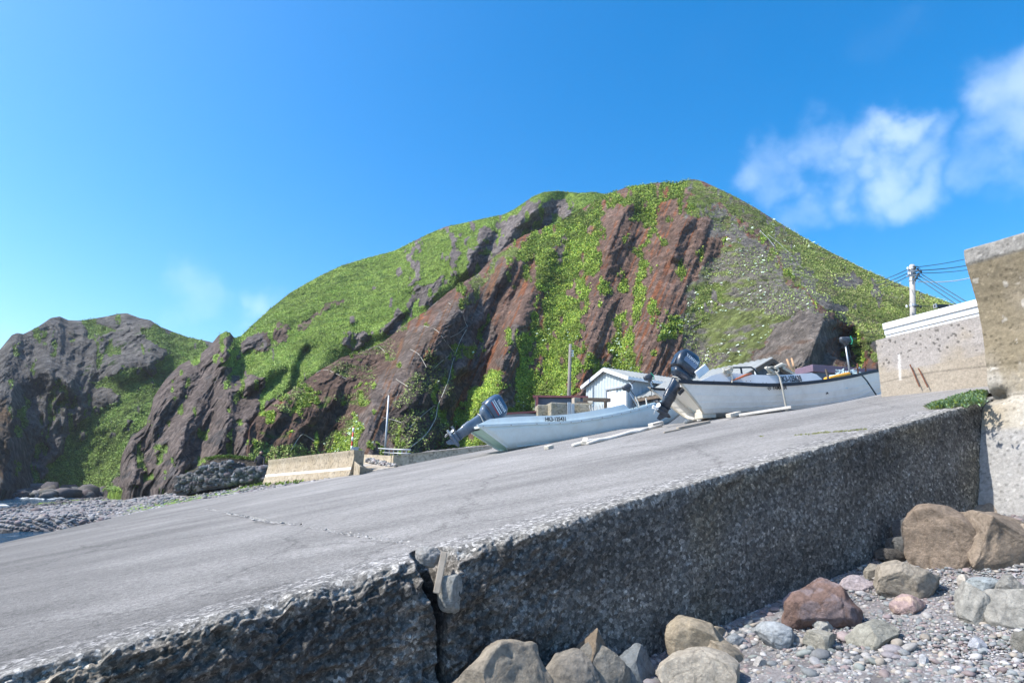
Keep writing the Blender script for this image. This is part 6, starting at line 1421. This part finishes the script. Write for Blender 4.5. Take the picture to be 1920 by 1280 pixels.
wire((1781, 572, 1850, 560), 30.2, 29, .05, .035, "thick cable from the black splice box to the seawall", 'cable')
o, P, M3 = box_thing("splice_box", "black cable splice box hanging on the wire right of the utility pole", "splice box", 1766, 571, 30.4, .78, .16, .19, 'cable', .05, .03)
for e_ in (-.36, .36):
    mb = MB(); mb.box((e_, 0, -.09), (.06, .2, .22), M3); r_ = mb.build("end_clamp", M_['galv']); r_.parent = o
root, A, B_ = pole("timber_pole", "slim grey timber pole between the blue boat and the pale shed", 1066, 770, 1069.5, 645, 31, .115, .075, 'polew')
mb = MB()
for k in range(3): c_ = Vector(at_depth(1073.5, 658+4.5*k, 31)-A); mb.tube([c_-Vector((.06, 0, 0)), c_+Vector((.06, 0, 0))], [.05, .035], 8)
mb.build("insulator", M_['white'], root)
root, A, B_ = pole("metal_pole", "thin galvanised pole rising behind the guard rail in front of the netted mound", 722, 842, 729, 741, 38.5, .075, .05, 'galv', extra=1.5)
root, A, B_ = pole("marker_pole", "short red and white striped marker pole left of the guard rail", 659, 842, 663, 800, 37.5, .05, .05, 'red', extra=1.2)
for k in (0, 2, 4):
    mb = MB(); d = (B_-A)/np.linalg.norm(B_-A); L_ = np.linalg.norm(B_-A); s0 = L_-.27*(k+1)-.05; mb.tube([tuple(d*s0), tuple(d*(s0+.26))], .055, 12); mb.build("white_band", M_['white'], root, smooth=True)
o = rooted("guard_rail", at_depth(690, 846, 36.5), "low galvanised guard rail on the beige wall behind the ramp", "guard rail"); A = np.array(o.location)
mb = MB(); Rp = [(671, 839, 39), (700, 840, 38), (735, 842, 36.5), (770, 843, 35.5)]; mb.tube([tuple(at_depth(*p)-A) for p in Rp], .045, 8); mb.tube([tuple(at_depth(p[0], p[1]+7, p[2])-A) for p in Rp], .03, 8); mb.build("rail", M_['galv'], o, smooth=True)
for k in range(12):
    x_ = 674+k*8; D = np.interp(x_, [671, 770], [39, 35.5]); y_ = np.interp(x_, [671, 770], [840, 843]); mb = MB(); mb.tube([tuple(at_depth(x_, y_, D)-A), tuple(at_depth(x_-1, y_+18, D)-A)], .03, 8); mb.build("baluster", M_['galv'], o)
o, P, M3 = box_thing("junction_box", "small grey box beside the red and white marker pole", "box", 667, 839, 36.8, .35, .3, .5, 'galv', .2, .03)
mb = MB(); mb.box((0, 0, .01), (.4, .34, .05), M3); r_ = mb.build("lid", M_['galv']); r_.parent = o

# ropes of the rockfall net on the mound
def surf(S, x, y, lift=.15):
    i = np.argmin(np.abs(S['X'][0]-x)); j = np.argmin(np.abs(S['Y'][:, i]-y)); p = S['P'][j, i]; return p*(1-lift/np.linalg.norm(p))
nets = [([(841, 568), (868, 585), (873, 607), (878, 612), (862, 640), (848, 680), (841, 712), (832, 735), (820, 760), (818, 785), (800, 815), (770, 838)], "long rope of the rockfall net curving down the right side of the mound", .05),
        ([(795, 610), (820, 618), (835, 640), (852, 660)], "upper cross rope of the net on the mound's shoulder", .04),
        ([(770, 655), (785, 662), (800, 688)], "short rope of the net left on the mound", .035), ([(742, 710), (765, 725)], "short straight rope of the net at the mound's middle", .03),
        ([(875, 612), (860, 625), (845, 632)], "thin rope branching left from the long net rope", .03), ([(851, 660), (830, 675), (815, 690)], "thin rope crossing the dark hollow of the mound", .03),
        ([(815, 760), (795, 775), (770, 800)], "lower rope sagging across the mound's foot", .03), ([(716, 782), (750, 790), (790, 812)], "low rope by the thin galvanised pole", .03),
        ([(592, 684), (620, 695), (650, 710)], "rope on the red slope left of the mound", .035), ([(690, 632), (712, 650), (722, 660)], "rope on the brown slope above the mound", .035), ([(803, 514), (816, 535), (822, 545)], "rope near the top of the brown ridge", .03),
        ([(545, 845), (560, 820), (568, 812), (590, 826)], "pale rope low on the red slope left", .03)]
for pl, lab, r_ in nets:
    pts = []
    for (a, b_) in zip(pl[:-1], pl[1:]):
        for t in np.linspace(0, 1, 5)[:-1]: pts.append(surf(Rs, a[0]+(b_[0]-a[0])*t, a[1]+(b_[1]-a[1])*t))
    pts.append(surf(Rs, *pl[-1])); pts = np.array(pts)
    r_ *= .6
    for _ in range(2): pts[1:-1] = (pts[:-2]+2*pts[1:-1]+pts[2:])/4
    mb = MB(); mb.tube([tuple(p-pts[0]) for p in pts], r_, 6); o = mb.build("net_rope", M_['rope']); o.location = tuple(pts[0]); tag(o, lab, "rope", "ropes of the rockfall net")
for pl, lab in (([(1425, 432), (1442, 448), (1452, 462)], "upper pair cable crossing the right shoulder of the hill"), ([(1440, 440), (1460, 455), (1480, 475)], "lower pair cable crossing the right shoulder of the hill")):
    pts = np.array([surf(Rs, *p) for p in pl]); mb = MB(); mb.tube([tuple(p-pts[0]) for p in pts], .03, 6); o = mb.build("net_rope", M_['galv']); o.location = tuple(pts[0]); tag(o, lab, "rope", "ropes of the rockfall net")

# person far away behind the seawall
def person():
    P = at_depth(486, 872, 38.0); V = [(0, 0, 0), (0, 0, .28), (.02, 0, .5), (.03, -.02, .6), (.04, -.04, .72), (-.17, 0, .48), (-.24, -.12, .25), (-.16, -.28, .12), (.2, 0, .48), (.3, -.1, .26), (.36, -.25, .1), (-.1, 0, -.08), (-.12, -.08, -.45), (-.12, .05, -.85), (.1, 0, -.08), (.13, -.08, -.45), (.12, .05, -.85)]
    E_ = [(0, 1), (1, 2), (2, 3), (3, 4), (2, 5), (5, 6), (6, 7), (2, 8), (8, 9), (9, 10), (0, 11), (11, 12), (12, 13), (0, 14), (14, 15), (15, 16)]
    R = [.15, .16, .13, .06, .105, .07, .05, .035, .07, .05, .035, .1, .07, .05, .1, .07, .05]
    me = bpy.data.meshes.new("person"); me.from_pydata(V, E_, []); me.materials.append(M_['cloth']); o = bpy.data.objects.new("person", me); col.objects.link(o); o.location = tuple(P)
    m = o.modifiers.new("skin", 'SKIN'); 
    for v, r_ in zip(me.skin_vertices[0].data if me.skin_vertices else [], R): v.radius = (r_, r_)
    if not me.skin_vertices:
        pass
    o.modifiers.new("sub", 'SUBSURF').levels = 1
    tag(o, "person in dark clothes crouching behind the left end of the beige seawall", "person")
    mb = MB(); mb.tube([(.045, -.06, .66), (.045, -.06, .72), (.045, -.05, .78), (.045, -.04, .82)], [.05, .085, .08, .03], 12); h_ = mb.build("face", M_['skin'], o, smooth=True)
    mb = MB(); mb.tube([(.045, 0, .70), (.045, 0, .78), (.045, -.02, .86)], [.085, .1, .05], 12); mb.build("hair", M_['black'], o, smooth=True)
person()

# ------------------------------------------------------------------ thin sea air
def haze():
    mb = MB(); x0, x1, y0, y1, z0, z1 = -420, 420, -30, 420, -6.5, 95
    mb.box(((x0+x1)/2, (y0+y1)/2, (z0+z1)/2), (x1-x0, y1-y0, z1-z0))
    m = bpy.data.materials.new("haze_air"); m.use_nodes = True; nt = m.node_tree; nt.nodes.clear()
    out = N(nt, 'ShaderNodeOutputMaterial'); v = N(nt, 'ShaderNodeVolumePrincipled'); v.inputs['Color'].default_value = (.86, .92, 1, 1); v.inputs['Density'].default_value = HAZE; v.inputs['Anisotropy'].default_value = .2
    nt.links.new(v.outputs[0], out.inputs['Volume']); o = mb.build("haze", m); tag(o, "thin bluish sea haze softening the far cliffs", "haze", None, 'stuff')
HAZE = .0003
haze()
